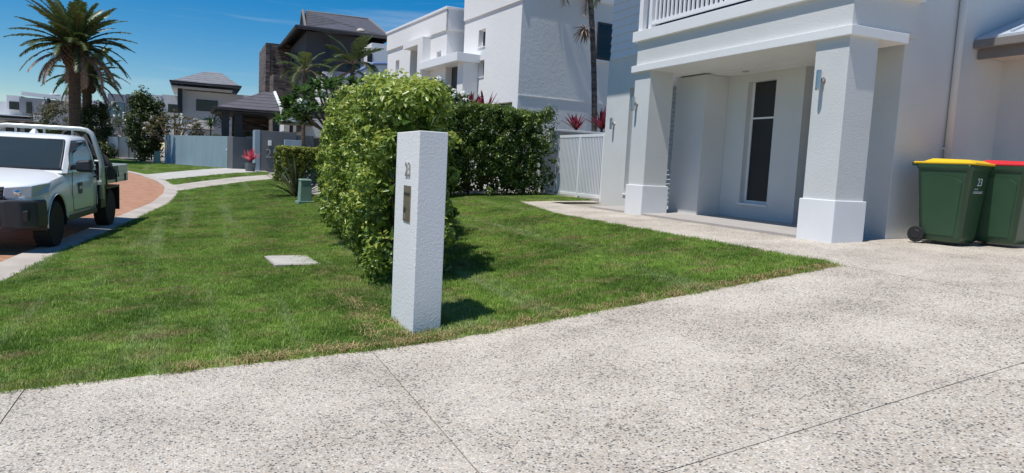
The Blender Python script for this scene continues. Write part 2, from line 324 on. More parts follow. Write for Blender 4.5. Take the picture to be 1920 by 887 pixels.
# one sheet that reaches the horizon
gx = np.concatenate([[-1500, -600, -250, -120, -70], np.arange(-40, -4, 4), np.arange(-4, 14, .5), np.arange(14, 60, 5), [90, 200, 600, 1500]])
gy = np.concatenate([[-1500, -400, -100, -30], np.arange(-12, 60, 1.0), np.arange(60, 130, 10), [200, 400, 900, 2500]])
gv = [(x, y, zg(x, y)-.05) for y in gy for x in gx]; nx = len(gx)
gf = [(j*nx+i, j*nx+i+1, (j+1)*nx+i+1, (j+1)*nx+i) for j in range(len(gy)-1) for i in range(nx-1)]
MB().add(gv, gf).build('ground', mat('dry_ground', (.30, .27, .22), .9, .2, .6), kind='structure')
def kerb_pts(y0, y1, off, step=1.0):
    return [(kerb_x(y)+off, y) for y in np.arange(y0, y1+.01, step)]
# street of brick pavers, concrete edge strip
sheet('street', [(-16, -20)] + kerb_pts(-20, 54, -.43, 1.5) + [(-60, 75), (-60, 30), (-30, 10)], -.005, MT['pavers'], res=3)
ke = tag(bpy.data.objects.new('kerb', None), kind='structure'); col.objects.link(ke)
yk = [5.35+1.8*i for i in range(-6, 26)]
for a, b in zip(yk[:-1], yk[1:]):          # cast lengths with a joint between them
    ys = np.linspace(a+.006, b-.006, 4)
    q = [(kerb_x(y)-.43, y) for y in ys] + [(kerb_x(y), y) for y in ys[::-1]]
    mb = MB(); mb.prism(q[::-1], [zg(*p)-.12 for p in q[::-1]], [zg(p[0], p[1])+(.012 if i >= 4 else .030) for i, p in enumerate(q)][::-1]); mb.build('edge_strip', MT['kerb'], ke, .01)
# driveway slabs with recessed joints (joint lines X = 1.25, X = -1.0, Y = 2.63)
drv = tag(bpy.data.objects.new('driveway', None), kind='structure'); col.objects.link(drv)
sheet('joint_base', [(-2.1, -6), (14, -6), (14, 6.88), (6.2, 6.88), (6.2, 5.34), (-1.9, 5.34)], -.010, mat('joint_grit', (.22, .19, .15), .95, .3, 30), drv, 1.0, kind=None)
xj = [-1.95, -1.0, 1.25, 6.2, 9.5, 13.5]; yj = [-5.5, 2.63, 5.33]
for i in range(len(xj)-1):
    for j in range(2):
        g = .004
        y1 = yj[j+1]-g if not (j == 1 and xj[i] >= 6.1) else 6.89
        sheet('slab', [(xj[i]+g, yj[j]+g), (xj[i+1]-g, yj[j]+g), (xj[i+1]-g, y1), (xj[i]+g, y1)], 0, MT['agg'], drv, .55, kind=None, depth=.06)
sheet('house_path', [(6.2, 5.345), (7.6, 5.345), (7.6, 6.62), (8.8, 6.62), (8.8, 6.9), (7.6, 6.9), (7.6, 14.8), (8.95, 14.8), (8.95, 15.2), (6.9, 15.2), (6.22, 12.0), (6.22, 9)], -.002, MT['agg'], res=.6)
sheet('porch_floor', [(7.60, 7.32), (9.4, 7.32), (9.4, 13.0), (7.60, 13.0)], .035, MT['tile_floor'], res=1.0, depth=.05)
# foot paths across the verge
sheet('foot_path', [(-.46, 25.6), (3.1, 30.6), (3.0, 34.2), (-.75, 28.6)], .012, MT['agg'], res=.8)
sheet('side_path', [(-1.1, 31.6), (3.4, 37.8), (3.2, 42.5), (1.5, 41.2), (-2.0, 35.2)], .012, MT['concrete'], res=.8)
# ------------------------------------------------------------------ lawns: turf sheets + grass
def mesh_obj(name, V, F, tone, material, parent=None, kind=None, link=True):
    me = bpy.data.meshes.new(name); nv, nf = len(V), len(F); k = F.shape[1]
    me.vertices.add(nv); me.vertices.foreach_set('co', np.asarray(V, np.float32).ravel())
    me.loops.add(nf*k); me.loops.foreach_set('vertex_index', np.asarray(F, np.int32).ravel())
    me.polygons.add(nf); me.polygons.foreach_set('loop_start', np.arange(0, nf*k, k, dtype=np.int32))
    me.update(calc_edges=True)
    if tone is not None:
        a = me.attributes.new('tone', 'FLOAT', 'POINT'); a.data.foreach_set('value', np.asarray(tone, np.float32))
    me.materials.append(material); o = bpy.data.objects.new(name, me)
    if link: col.objects.link(o)
    if parent is not None: o.parent = parent
    if kind: o['kind'] = kind
    return o
def blades(n, spread, h0, h1, wd, lean):
    b = rng.uniform(-spread, spread, (n, 2)); h = rng.uniform(h0, h1, n); a = rng.uniform(0, 6.283, n); le = rng.uniform(.1, lean, n)
    d = np.stack([np.cos(a), np.sin(a)], 1); s = np.stack([-d[:, 1], d[:, 0]], 1)*wd
    z0 = np.zeros((n, 1))
    p0 = np.hstack([b-s/2, z0-.005]); p1 = np.hstack([b+s/2, z0-.005])
    m = b+d*(le*h*.45)[:, None]; p2 = np.hstack([m+s*.4, (h*.62)[:, None]]); p3 = np.hstack([m-s*.4, (h*.62)[:, None]])
    p4 = np.hstack([b+d*(le*h*1.1)[:, None], (h*(1.0-.25*le))[:, None]])
    V = np.stack([p0, p1, p2, p3, p4], 1).reshape(-1, 3); i = np.arange(n)[:, None]*5
    F = np.concatenate([i+np.array([[0, 1, 2]]), i+np.array([[0, 2, 3]]), i+np.array([[3, 2, 4]])])
    return V, F, np.repeat(rng.random(n), 5)
V, F, T = blades(46, .07, .018, .045, .0042, .9); tuft = mesh_obj('grass_tuft', V, F, T, MT['blade'], link=False)
V, F, T = blades(9, .05, .06, .13, .008, 1.4); weed = mesh_obj('weed_tuft', V, F, T, MT['weed'], link=False)
V, F, T = blades(14, .05, .03, .05, .004, 2.2); straw = mesh_obj('straw_tuft', V, F, T, MT['straw'], link=False)
def scatter(o, inst, dens, seed, smin, smax):
    ng = bpy.data.node_groups.new('scatter', 'GeometryNodeTree'); ng.interface.new_socket('Geometry', in_out='INPUT', socket_type='NodeSocketGeometry'); ng.interface.new_socket('Geometry', in_out='OUTPUT', socket_type='NodeSocketGeometry')
    N = ng.nodes; L = ng.links; gi = N.new('NodeGroupInput'); go = N.new('NodeGroupOutput')
    dp = N.new('GeometryNodeDistributePointsOnFaces'); dp.inputs['Density'].default_value = dens; dp.inputs['Seed'].default_value = seed
    oi = N.new('GeometryNodeObjectInfo'); oi.inputs['Object'].default_value = inst; oi.inputs['As Instance'].default_value = True
    ip = N.new('GeometryNodeInstanceOnPoints'); rv = N.new('FunctionNodeRandomValue'); rv.data_type = 'FLOAT_VECTOR'
    rv.inputs[0].default_value = (-.15, -.15, 0); rv.inputs[1].default_value = (.15, .15, 6.283)
    rs = N.new('FunctionNodeRandomValue'); rs.data_type = 'FLOAT'; rs.inputs[2].default_value = smin; rs.inputs[3].default_value = smax; rs.inputs['Seed'].default_value = 5
    L.new(gi.outputs[0], dp.inputs['Mesh']); L.new(dp.outputs['Points'], ip.inputs['Points']); L.new(oi.outputs['Geometry'], ip.inputs['Instance'])
    L.new(rv.outputs[0], ip.inputs['Rotation']); L.new(rs.outputs[1], ip.inputs['Scale']); L.new(ip.outputs['Instances'], go.inputs[0])
    md = o.modifiers.new('scatter', 'NODES'); md.node_group = ng
lawns = {
 'verge_lawn': ([(kerb_x(5.35)+.0, 5.325), (1.60, 5.325), (1.64, 6.4), (2.15, 7.6), (2.6, 12), (3.1, 20), (3.1, 30.5)] + kerb_pts(5.6, 25.6, .01, 1.0)[::-1], 330),
 'front_lawn': ([(1.60, 5.325), (6.2, 5.325), (6.2, 9), (6.2, 12), (6.85, 15.1), (8.95, 15.3), (8.95, 18.0), (3.2, 18.2), (2.9, 12), (2.1, 7.4), (1.93, 6.4), (1.93, 5.6), (1.60, 5.6)], 330),
 'far_lawn': ([(-.76, 28.7), (3.0, 34.3), (3.3, 37.6), (-1.1, 31.5)], 160),
 'corner_lawn': ([(-2.0, 35.3), (1.45, 41.2), (-2.4, 48.2), (-8.8, 60), (-20, 60), (-9.6, 47), (-4.9, 41.6), (-2.75, 37.6)], 110)}
LAB = {'verge_lawn': 'mown green grass with pale stripes and weeds between kerb and hedge', 'front_lawn': 'mown green grass of the front lawn sloping up to the house',
       'far_lawn': 'strip of green grass between the two foot paths', 'corner_lawn': 'green grass in front of the blue wall'}
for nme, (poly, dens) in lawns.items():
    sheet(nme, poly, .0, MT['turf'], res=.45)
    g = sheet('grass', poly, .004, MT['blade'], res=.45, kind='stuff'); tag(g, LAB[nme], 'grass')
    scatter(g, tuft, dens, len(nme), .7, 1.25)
g = sheet('weeds', [(-1.7, 5.5), (1.2, 5.5), (1.3, 9.5), (-.2, 11), (-1.6, 8.5)], .006, MT['weed'], res=.6, kind='stuff'); tag(g, 'long bright green weed blades in the verge grass', 'weeds'); scatter(g, weed, 11, 3, .4, .9)
def strip(x0, x1, y, wd): return [(x0, y-wd), (x1, y-wd), (x1, y+wd), (x0, y+wd)]
g = sheet('clippings', strip(-.1, 6.1, 5.40, .06), .006, MT['straw'], res=.6, kind='stuff'); tag(g, 'dry straw clippings along the driveway edge of the lawn', 'clippings'); scatter(g, straw, 420, 8, .6, 1.3)
g = sheet('clippings', [(1.28, 5.6), (1.62, 5.5), (1.63, 7.2), (1.4, 7.4)], .006, MT['straw'], res=.4, kind='stuff'); tag(g, 'dry straw patch beside the street face of the letterbox pillar', 'clippings'); scatter(g, straw, 200, 9, .6, 1.3)
# concrete pit lid in the verge
pc = at(548, 495, Z=.17); pz = zg(pc[0], pc[1])
t = empty('pit_cover', (pc[0], pc[1], pz), R(4), 'pale concrete pit lid set flush in the verge grass', 'pit cover')
box('lid', MT['concrete'], t, -.27, .27, -.40, .40, -.03, .045, .008); box('rim', MT['kerb'], t, -.30, .30, -.43, .43, -.06, .035, .004)
g = sheet('clippings', [(pc[0]-.3, pc[1]+.44), (pc[0]+.5, pc[1]+.44), (pc[0]+.5, pc[1]+.62), (pc[0]-.2, pc[1]+.6)], .006, MT['straw'], res=.3, kind='stuff'); tag(g, 'dry clippings beside the concrete pit lid', 'clippings'); scatter(g, straw, 220, 12, .6, 1.2)
# ------------------------------------------------------------------ letterbox pillar
t = empty('letterbox_pillar', (1.66, 5.62, .2), 0, 'white rendered letterbox pillar with number 23 at the driveway edge', 'pillar')
MB().prism([(0, 0), (.255, .03), (.255, .74), (0, .71)], -.2, 1.70).build('pillar_body', MT['pillar'], t, .006)
lb = box('letterbox_plate', MT['brass'], t, -.008, .004, .19, .40, .93, 1.24, .003)
box('letter_slot', MT['black'], lb, -.011, -.002, .205, .385, 1.155, 1.18); box('door_lock', MT['steel'], lb, -.013, -.004, .33, .37, .955, 1.0, .002)
box('keypad', MT['black'], lb, -.0115, -.004, .325, .375, 1.01, 1.05)
text('house_number', '23', .17, MT['steel'], t, Matrix.Translation((-.004, .30, 1.32)) @ Matrix.Rotation(R(-90), 4, 'Z') @ Matrix.Rotation(R(90), 4, 'X'), .006)
# ------------------------------------------------------------------ our house
H = empty('house', (0, 0, 0), 0, 'light grey rendered two storey house with columned porch and white balcony', 'house')
ST, TR, PL, WH = MT['stucco'], MT['trim'], MT['plinth'], MT['white']
g0 = .84
for y0, y1 in ((6.73, 7.27), (11.09, 11.59)):                 # porch columns on plinths
    c = box('column', ST, H, 7.60, 8.12, y0, y1, g0+.5, 3.53, .008)
    box('plinth', PL, c, 7.57, 8.15, y0-.03, y1+.03, g0-.05, g0+.575, .008)
bm_ = MB(); bm_.box(7.62, 8.83, 6.74, 11.60, 3.64, 4.10); bm_.build('beam', ST, H, .006)
MB().box(7.545, 8.60, 6.67, 11.66, 3.52, 3.645).build('moulding', TR, H, .006)
MB().box(7.555, 8.84, 6.66, 11.70, 4.09, 4.28).build('fascia', TR, H, .006)
box('porch_ceiling', TR, H, 8.60, 10.5, 7.36, 12.9, 3.50, 3.56)
dl = MB(); dl.lathe([(.06, -.012), (.055, .0)], (8.75, 9.9, 3.497), 14); dl.build('downlight', MT['steel'], H)
# main wall right of the porch, garage wing
MB().box(8.83, 12.25, 6.90, 7.35, g0-.1, 7.49).build('wall', ST, H, .01)
for k in range(12):
    z = 3.9+k*.18; MB().hull([(12.25, 6.99, z), (15, 6.99, z), (15, 7.1, z), (12.25, 7.1, z)], [(12.25, 7.02, z+.185), (15, 7.02, z+.185), (15, 7.1, z+.185), (12.25, 7.1, z+.185)]).build('weatherboard', MT['board'], H)
box('wall', ST, H, 10.3, 10.5, 7.35, 8.80, g0-.1, 3.50); box('front_door', MT['frame'], H, 10.24, 10.295, 7.45, 8.7, g0, 3.1)
box('wall', ST, H, 9.27, 10.3, 8.80, 8.95, g0-.1, 3.50)
WX = 9.02                                                                   # window wall of the porch
wy0, wy1, wz0, wz1 = 9.42, 10.10, 1.20, 3.40
for a, b, c_, d_ in ((8.80, wy0, g0, 3.50), (wy1, 10.62, g0, 3.50), (wy0, wy1, g0, wz0), (wy0, wy1, wz1, 3.50)):
    box('wall', ST, H, WX, WX+.25, a, b, c_-.05, d_)
def window(parent, X, y0, y1, z0, z1, bars=(), fm=WH, gm=None, dep=.12, fw_=.05):
    wn = box('window', fm, parent, X+dep-.01, X+dep+.03, y0, y0+fw_, z0, z1, .003)
    box('frame', fm, wn, X+dep-.01, X+dep+.03, y1-fw_, y1, z0, z1, .003)
    for zz in [z0, z1-fw_] + list(bars): box('frame', fm, wn, X+dep-.012, X+dep+.028, y0+fw_, y1-fw_, zz, zz+fw_*(1 if zz in (z0, z1-fw_) else .6))
    box('pane', gm or MT['darkglass'], wn, X+dep+.005, X+dep+.012, y0+fw_*.9, y1-fw_*.9, z0+fw_*.9, z1-fw_*.9)
    box('sill', fm, wn, X-.03, X+dep+.03, y0-.02, y1+.02, z0-.035, z0-.002, .003)
    return wn
window(H, WX, wy0, wy1, wz0, wz1, [2.70], gm=MT['screen'])
box('wall', ST, H, 8.50, 9.27, 10.625, 11.5, g0-.05, 3.495, .008)          # pier inside the porch
# louvred screen seen between column and pier
lf = box('louvre_frame', WH, H, 8.96, 9.02, 12.62, 12.70, .9, 3.48)
for k in range(26): z = .95+k*.097; MB().hull([(9.02, 12.60, z), (9.9, 12.60, z), (9.9, 12.61, z), (9.02, 12.61, z)], [(9.02, 12.66, z+.065), (9.9, 12.66, z+.065), (9.9, 12.67, z+.065), (9.02, 12.67, z+.065)]).build('louvre_blade', WH, lf)
box('louvre_back', MT['white'], lf, 9.02, 9.9, 12.70, 12.71, .9, 3.48)
# left wing wall with tall narrow window
LX = 8.95
for a, b, c_, d_ in ((12.9, 13.32, g0, 4.25), (13.82, 14.80, g0, 4.25), (13.32, 13.82, g0, 1.16), (13.32, 13.82, 3.62, 4.25)):
    box('wall', ST, H, LX, LX+.3, a, b, c_-.08, d_, 0)
window(H, LX, 13.32, 13.82, 1.16, 3.62, [2.9], gm=MT['blueglass'], dep=.14)
box('wall', ST, H, LX+.3, 11.5, 14.5, 14.80, g0-.08, 4.25)
# upper storey: weatherboards, dark door, balcony rail
for k in range(16):
    z = 4.25+k*.18
    MB().hull([(LX-.035, 12.95, z), (LX+.1, 12.95, z), (LX+.1, 14.72, z), (LX-.035, 14.72, z)], [(LX-.008, 12.95, z+.185), (LX+.1, 12.95, z+.185), (LX+.1, 14.72, z+.185), (LX-.008, 14.72, z+.185)]).build('weatherboard', MT['board'], H)
box('wall', MT['board'], H, LX+.1, LX+.3, 12.9, 14.74, 4.25, 7.2)
box('balcony_door', MT['darkglass'], H, LX+.06, LX+.12, 7.4, 12.93, 4.28, 7.0)
box('balcony_floor', MT['trim'], H, 7.7, 9.1, 6.92, 11.66, 4.2, 4.285)
box('upper_wall', ST, H, LX+.13, LX+.4, 6.9, 12.9, 4.29, 7.4)
box('balcony_post', WH, H, 7.62, 7.72, 11.50, 11.62, 4.28, 6.9, .004); box('balcony_post', WH, H, 7.62, 7.72, 11.22, 11.30, 4.28, 6.9, .004)
rl = box('balustrade', WH, H, 7.635, 7.695, 6.80, 11.22, 4.36, 4.42, .004); box('top_rail', WH, rl, 7.62, 7.71, 6.80, 11.22, 5.25, 5.31, .004)
for k in range(37): box('baluster', WH, rl, 7.65, 7.68, 6.86+k*.118, 6.905+k*.118, 4.42, 5.25)
box('upper_roof', MT['soffit'], H, 7.42, 15.5, 6.25, 15.4, 7.5, 7.7)
# downpipe
pp = MB().tube([(9.86, 6.845, .9), (9.86, 6.845, 7.2)], .05, 14).build('downpipe', ST, H, smooth=True)
for z in (2.2, 4.3): box('pipe_clip', ST, pp, 9.80, 9.92, 6.84, 6.90, z, z+.025)
# garage wing: runs towards the driveway on the right
MB().box(10.95, 11.2, 3.2, 6.90, g0-.1, 3.6).build('garage_wall', ST, H)
box('garage_soffit', MT['soffit'], H, 10.36, 10.96, 3.0, 6.88, 3.56, 3.59)
gt = box('gutter', MT['gutter'], H, 10.22, 10.34, 3.0, 6.88, 3.66, 3.78, .01); box('fascia_board', MT['gutter'], gt, 10.335, 10.375, 3.0, 6.88, 3.52, 3.73, .004)
MB().hull([(10.26, 3.0, 3.78), (10.26, 6.88, 3.78), (14, 6.88, 5.3), (14, 3.0, 5.3)], [(10.26, 3.0, 3.82), (10.26, 6.88, 3.82), (14, 6.88, 5.36), (14, 3.0, 5.36)]).build('garage_roof', MT['roofmetal'], H)
for k in range(5): MB().hull([(10.3, 3.2+k*.8, 3.83), (10.3, 3.24+k*.8, 3.83), (14, 3.24+k*.8, 5.36), (14, 3.2+k*.8, 5.36)], [(10.3, 3.2+k*.8, 3.87), (10.3, 3.24+k*.8, 3.87), (14, 3.24+k*.8, 5.40), (14, 3.2+k*.8, 5.40)]).build('roof_seam', MT['roofmetal'], H)
# up-and-down wall lights
def wall_light(x, y, z, lab):
    t = empty('wall_light', (x, y, z), 0, lab, 'wall light', 'steel wall lights on the house')
    MB().lathe([(.001, -.13), (.031, -.13), (.033, -.12), (.033, .12), (.031, .13), (.001, .13)], (-.085, 0, 0), 14).build('tube', MT['steel'], t, smooth=False)
    MB().lathe([(.032, -.05), (.032, -.006), (.045, -.006), (.045, -.0005)], (0, 0, 0), 14, axis='x').build('bracket', MT['steel'], t)
p = at(1547, 151, X=7.60); wall_light(7.60, p[1]+.03, p[2], 'steel cylinder wall light on the porch column nearer the bins')
p = at(1196, 195, X=7.60); wall_light(7.60, p[1]+.03, p[2], 'steel cylinder wall light on the porch column nearer the gate')
p = at(1153, 232, X=LX); wall_light(LX, p[1]+.03, p[2], 'steel cylinder wall light on the wall beside the white gate')
# ------------------------------------------------------------------ wheelie bins
def bin_(x, y, rz, lid, lab, grp=None):
    t = empty('wheelie_bin', (x, y, zg(x, y)+.004), rz, lab, 'bin', grp)      # local: front faces -y, street side faces -x
    mb = MB(); n = 5
    lv = []
    for z, hw, f, b_ in ((.04, .215, -.255, .20), (.10, .23, -.27, .225), (.93, .268, -.335, .30), (.955, .288, -.355, .31), (1.0, .290, -.36, .315)):
        r_ = .05; pts = []
        for cx, cy, a0 in ((hw-r_, f+r_, -90), (hw-r_, b_-r_, 0), (-hw+r_, b_-r_, 90), (-hw+r_, f+r_, 180)):
            for k in range(4): a = R(a0+30*k); pts.append((cx+r_*math.cos(a), cy+r_*math.sin(a), z))
        lv.append(pts)
    vs = [p for q in lv for p in q]; m = len(lv[0])
    fs = [(i*m+k, i*m+(k+1) % m, (i+1)*m+(k+1) % m, (i+1)*m+k) for i in range(len(lv)-1) for k in range(m)] + [tuple(range(m-1, -1, -1)), tuple(range((len(lv)-1)*m, len(lv)*m))]
    mb.add(vs, fs); bo = mb.build('body', MT['bin'], t, smooth=False)
    for pg in bo.data.polygons: pg.use_smooth = len(pg.vertices) == 4 and abs(pg.normal.x) < .98 and abs(pg.normal.y) < .98
    # moulded raised panel on each long side
    for s in (-1, 1):
        q = [(s*(.2335+.0455*(z-.1)/.83), y_, z) for y_, z in ((-.20, .12), (.17, .12), (.215, .80), (.15, .845), (.0, .865), (-.16, .845), (-.245, .79))]
        MB().hull([(a, b, c) for a, b, c in q], [(a+s*.006, b*.97, c) for a, b, c in q]).build('side_panel', MT['bin'], bo)
    ld = MB(); hw = .295
    for z0_, z1_, ins in ((1.0, 1.03, 0), ): ld.prism([(-hw, -.385), (hw, -.385), (hw, .34), (-hw, .34)], z0_, z1_)
    lo_ = ld.build('lid', lid, t, .012)
    MB().hull([(-hw+.03, -.35, 1.03), (hw-.03, -.35, 1.03), (hw-.03, .24, 1.03), (-hw+.03, .24, 1.03)], [(-hw+.09, -.27, 1.062), (hw-.09, -.27, 1.062), (hw-.09, .15, 1.072), (-hw+.09, .15, 1.072)]).build('lid_crown', lid, lo_, .012)
    MB().tube([(-.24, .37, 1.0), (.24, .37, 1.0)], .016, 8).build('handle', MT['bin'], t)
    for s in (-1, 1):
        box('handle_arm', MT['bin'], t, s*.2-.02, s*.2+.02, .30, .385, .975, 1.02, .004)
        wl = MB().lathe([(.02, -.025), (.098, -.025), (.103, -.015), (.103, .015), (.098, .025), (.02, .025)], (s*.255, .235, .103), 20, axis='x').build('wheel', MT['rubber'], t)
        MB().lathe([(.012, -.028), (.055, -.03), (.06, -.024), (.06, .024), (.055, .03), (.012, .03)], (s*.255, .235, .103), 16, axis='x').build('hub', MT['black'], wl)
    MB().tube([(-.25, .235, .103), (.25, .235, .103)], .012, 8).build('axle', MT['steel'], t)
    # front print
    tl = math.atan((.335-.27)/.83)
    def fr(z): return -.27-.065*(z-.1)/.83-.002
    for body_, sz, z, xo in (('23', .135, .75, .02), ('CITY OF', .026, .70, -.045), ('GOLDCOAST.', .042, .655, .02)):
        text('print', body_, sz, MT['print'], t, Matrix.Translation((xo, fr(z), z)) @ Matrix.Rotation(R(90)+tl*0+tl, 4, 'X'), .0008)
    t.scale = (1.05, 1.05, 1.05)
    return t
bin_(9.17, 6.28, R(11), MT['yellow'], 'green wheelie bin with yellow lid and number 23 by the house wall')
bin_(9.81, 5.99, R(11), MT['red'], 'green wheelie bin with red lid and number 23 beside the yellow lidded bin')
# ------------------------------------------------------------------ slatted side gate
GX = 9.0; t = empty('side_gate', (GX, 14.82, .95), 0, 'white vertical slat gate and fence panel beside the house wall', 'gate')
gl = 3.35
for y in (.02, 1.18, 2.40, gl-.06): box('post', WH, t, -.03, .03, y, y+.06, -.12, 1.58, .004)
for z in (.02, 1.52): box('rail', WH, t, -.02, .02, .0, gl, z, z+.07, .003)
for k in range(44):
    y = .085+k*.0745
    if any(abs(y-p) < .05 for p in (1.2, 2.42)): continue
    box('slat', WH, t, -.012, .012, y, y+.034, .09, 1.52)
hd = MB().tube([(-.03, 2.36, .72), (-.07, 2.36, .74), (-.07, 2.36, .98), (-.03, 2.36, 1.0)], .010, 8).build('latch_handle', MT['steel'], t); box('latch', MT['steel'], hd, -.05, -.015, 2.33, 2.39, .60, .72, .003)
box('kick_board', MT['concrete'], t, -.01, .02, 0, 1.15, -.2, 0.0)
t = empty('retaining_wall', (9.3, 18.4, .8), 0, 'low grey concrete boundary wall with white coping behind the slat gate', 'wall')
MB().box(0, 7.5, 0, .2, 0, 1.92).build('wall', MT['concrete'], t, .01); box('coping', MT['white'], t, -.02, 7.5, -.02, .22, 1.92, 1.98, .006)
# ------------------------------------------------------------------ neighbour white house
N = empty('white_house', (0, 0, 0), 0, 'white rendered flat roofed house with entry canopy behind the hedge', 'house'); NW = MT['nwhite']; nz = .8
SY = 21.5; AX = float(at(975, 100, Y=SY)[0]); NR = R(4.6); ca_, sa_ = math.cos(NR), math.sin(NR)
N.matrix_basis = Matrix.Translation((AX, SY, 0)) @ Matrix.Rotation(NR, 4, 'Z') @ Matrix.Translation((-AX, -SY, 0))
EY_N = np.array([AX+ca_*(0-AX)+sa_*(0-SY), SY-sa_*(0-AX)+ca_*(0-SY), EYE[2]])
def atn(x, y, X=None, Y=None):              # photo pixel -> point in the white house's own frame
    d = ray(x, y); d = np.array([ca_*d[0]+sa_*d[1], -sa_*d[0]+ca_*d[1], d[2]])
    return EY_N + d*((X-EY_N[0])/d[0] if X is not None else (Y-EY_N[1])/d[1])
AY = float(atn(871, 60, X=AX)[1])
BX = AX-.5; BY = float(atn(838.5, 60, X=BX)[1]); BE = float(atn(727.5, 90, X=BX)[1])
def facade(parent, X, y0, y1, z0, z1, holes, m, th=.3):       # street wall with openings: strips between the holes (y0,y1,z0,z1)
    ys = sorted(set([y0, y1]+[h[0] for h in holes]+[h[1] for h in holes]))
    for a, b in zip(ys[:-1], ys[1:]):
        hs = sorted([(h[2], h[3]) for h in holes if h[0] <= a+1e-6 and h[1] >= b-1e-6]); zc = z0
        for lo_, hi_ in hs:
            if lo_ > zc: box('wall', m, parent, X, X+th, a, b, zc, lo_)
            zc = max(zc, hi_)
        if zc < z1: box('wall', m, parent, X, X+th, a, b, zc, z1)
def zat(x, y, X): return float(atn(x, y, X=X)[2])
def yat(x, y, X): return float(atn(x, y, X=X)[1])
def hole(xa, ya, xb, yb, X):       # two image corners on the street plane
    p, q = atn(xa, ya, X=X), atn(xb, yb, X=X); return (min(p[1], q[1]), max(p[1], q[1]), min(p[2], q[2]), max(p[2], q[2]))
topA = 8.2
w1 = hole(898, 57, 909.5, 86, AX); w2 = hole(898, 114, 907, 143, AX); gar = hole(912, 196, 958, 240, AX)
facade(N, AX, SY, AY, nz, topA, [w1, w2, gar], NW)
box('wall', NW, N, AX+.3, AX+9, SY, SY+.3, nz, topA); box('wall', NW, N, AX+.3, AX+.6, SY+.3, AY, nz, topA)
box('wall', NW, N, AX+.3, AX+9, AY-.3, AY, nz, topA)
gz = zat(974, 177, AX); box('band', NW, N, AX+.02, AX+9, SY-.02, SY, gz-.03, gz)
for hname, h in (('w1', w1), ('w2', w2)): window(N, AX, h[0], h[1], h[2], h[3], gm=MT['darkglass'], dep=.16)
box('garage_door', MT['frame'], N, AX+.2, AX+.24, gar[0], gar[1], gar[2], gar[3]); 
for k in range(4): box('door_slat', MT['blueglass'], N, AX+.17, AX+.2, gar[0]+.05, gar[1]-.05, gar[3]-.18-k*.3, gar[3]-.06-k*.3)
pz_ = zat(872, 40, AX); box('parapet', NW, N, AX-.05, AX, SY-.05, AY, pz_, topA)
ppA = box('parapet', NW, N, AX-.05, AX+9, SY-.05, SY, zat(978, 0, AX)+.35, topA)
# side windows on the wall facing us
for xa, ya, xb, yb in ((1121, 41, 1147, 115), (1163, 48, 1180, 108)):
    p, q = atn(xa, ya, Y=SY), atn(xb, yb, Y=SY)
    wn = box('window', MT['frame'], N, p[0], q[0], SY-.03, SY-.012, q[2], p[2]); box('pane', MT['darkglass'], wn, p[0]+.07, q[0]-.07, SY-.036, SY-.031, q[2]+.07, p[2]-.07); box('frame', WH, wn, q[0], q[0]+.1, SY-.05, SY-.01, q[2]-.05, p[2]); box('sill', WH, wn, p[0]-.05, q[0]+.1, SY-.08, SY-.01, q[2]-.1, q[2]-.02)
# block with tall stair window, further along
topB = float(atn(838.5, 18, X=BX)[2])
rec = hole(770, 95, 795, 175, BX); wb1 = hole(819, 97, 827, 106, BX); wb2 = hole(742, 114, 748, 137, BX)
facade(N, BX, BY, BE, nz, topB, [rec, wb1, wb2], NW)
box('wall', NW, N, BX+.3, BX+7, BY, BY+.3, nz, topB); box('wall', NW, N, BX+.3, BX+7, BE-.3, BE, nz, topB); box('roof', NW, N, BX+.3, BX+7, BY+.3, BE-.3, topB-.3, topB-.2); box('roof', NW, N, AX+.6, AX+9, SY+.3, AY-.3, topA-.3, topA-.2)
box('coping', WH, N, BX-.10, BX+7, BY-.10, BE+.1, topB, topB+.10, .01)
zb = zat(838.5, 56, BX); box('band', NW, N, BX-.06, BX, BY-.06, BE, zb, topB-.001); box('band', NW, N, BX-.06, BX+7, BY-.06, BY, zb, topB-.001)
box('stair_window', MT['blueglass'], N, BX+.5, BX+.55, rec[0], rec[1], rec[2], rec[3])
box('window_surround', NW, N, BX-.35, BX, rec[0]-.55, rec[0], nz, rec[3]+.25); box('window_surround', NW, N, BX-.35, BX, rec[0], rec[1], rec[3], rec[3]+.25)
for h in (wb1, wb2): window(N, BX, h[0], h[1], h[2], h[3], gm=MT['darkglass'], dep=.16)
# entry: canopy slab, dark recess
cy0 = yat(901, 105, AX); cxf = float(atn(857, 105, Y=cy0)[0]); cz = float(atn(857, 113, X=cxf)[2]); cy1 = yat(785, 130, cxf)
box('entry_canopy', WH, N, cxf, AX+.02, cy0, cy1, cz, cz+.30, .01)
box('entry_recess', MT['frame'], N, AX-.25, AX-.2, AY-.05, BY-.02, nz, cz-.001); box('entry_pier', NW, N, AX-.62, AX-.02, AY-1.4, AY-.9, nz, cz-.002)
def zat(x, y, X): return float(at(x, y, X=X)[2])
def yat(x, y, X): return float(at(x, y, X=X)[1])
def hole(xa, ya, xb, yb, X):
    p, q = at(xa, ya, X=X), at(xb, yb, X=X); return (min(p[1], q[1]), max(p[1], q[1]), min(p[2], q[2]), max(p[2], q[2]))
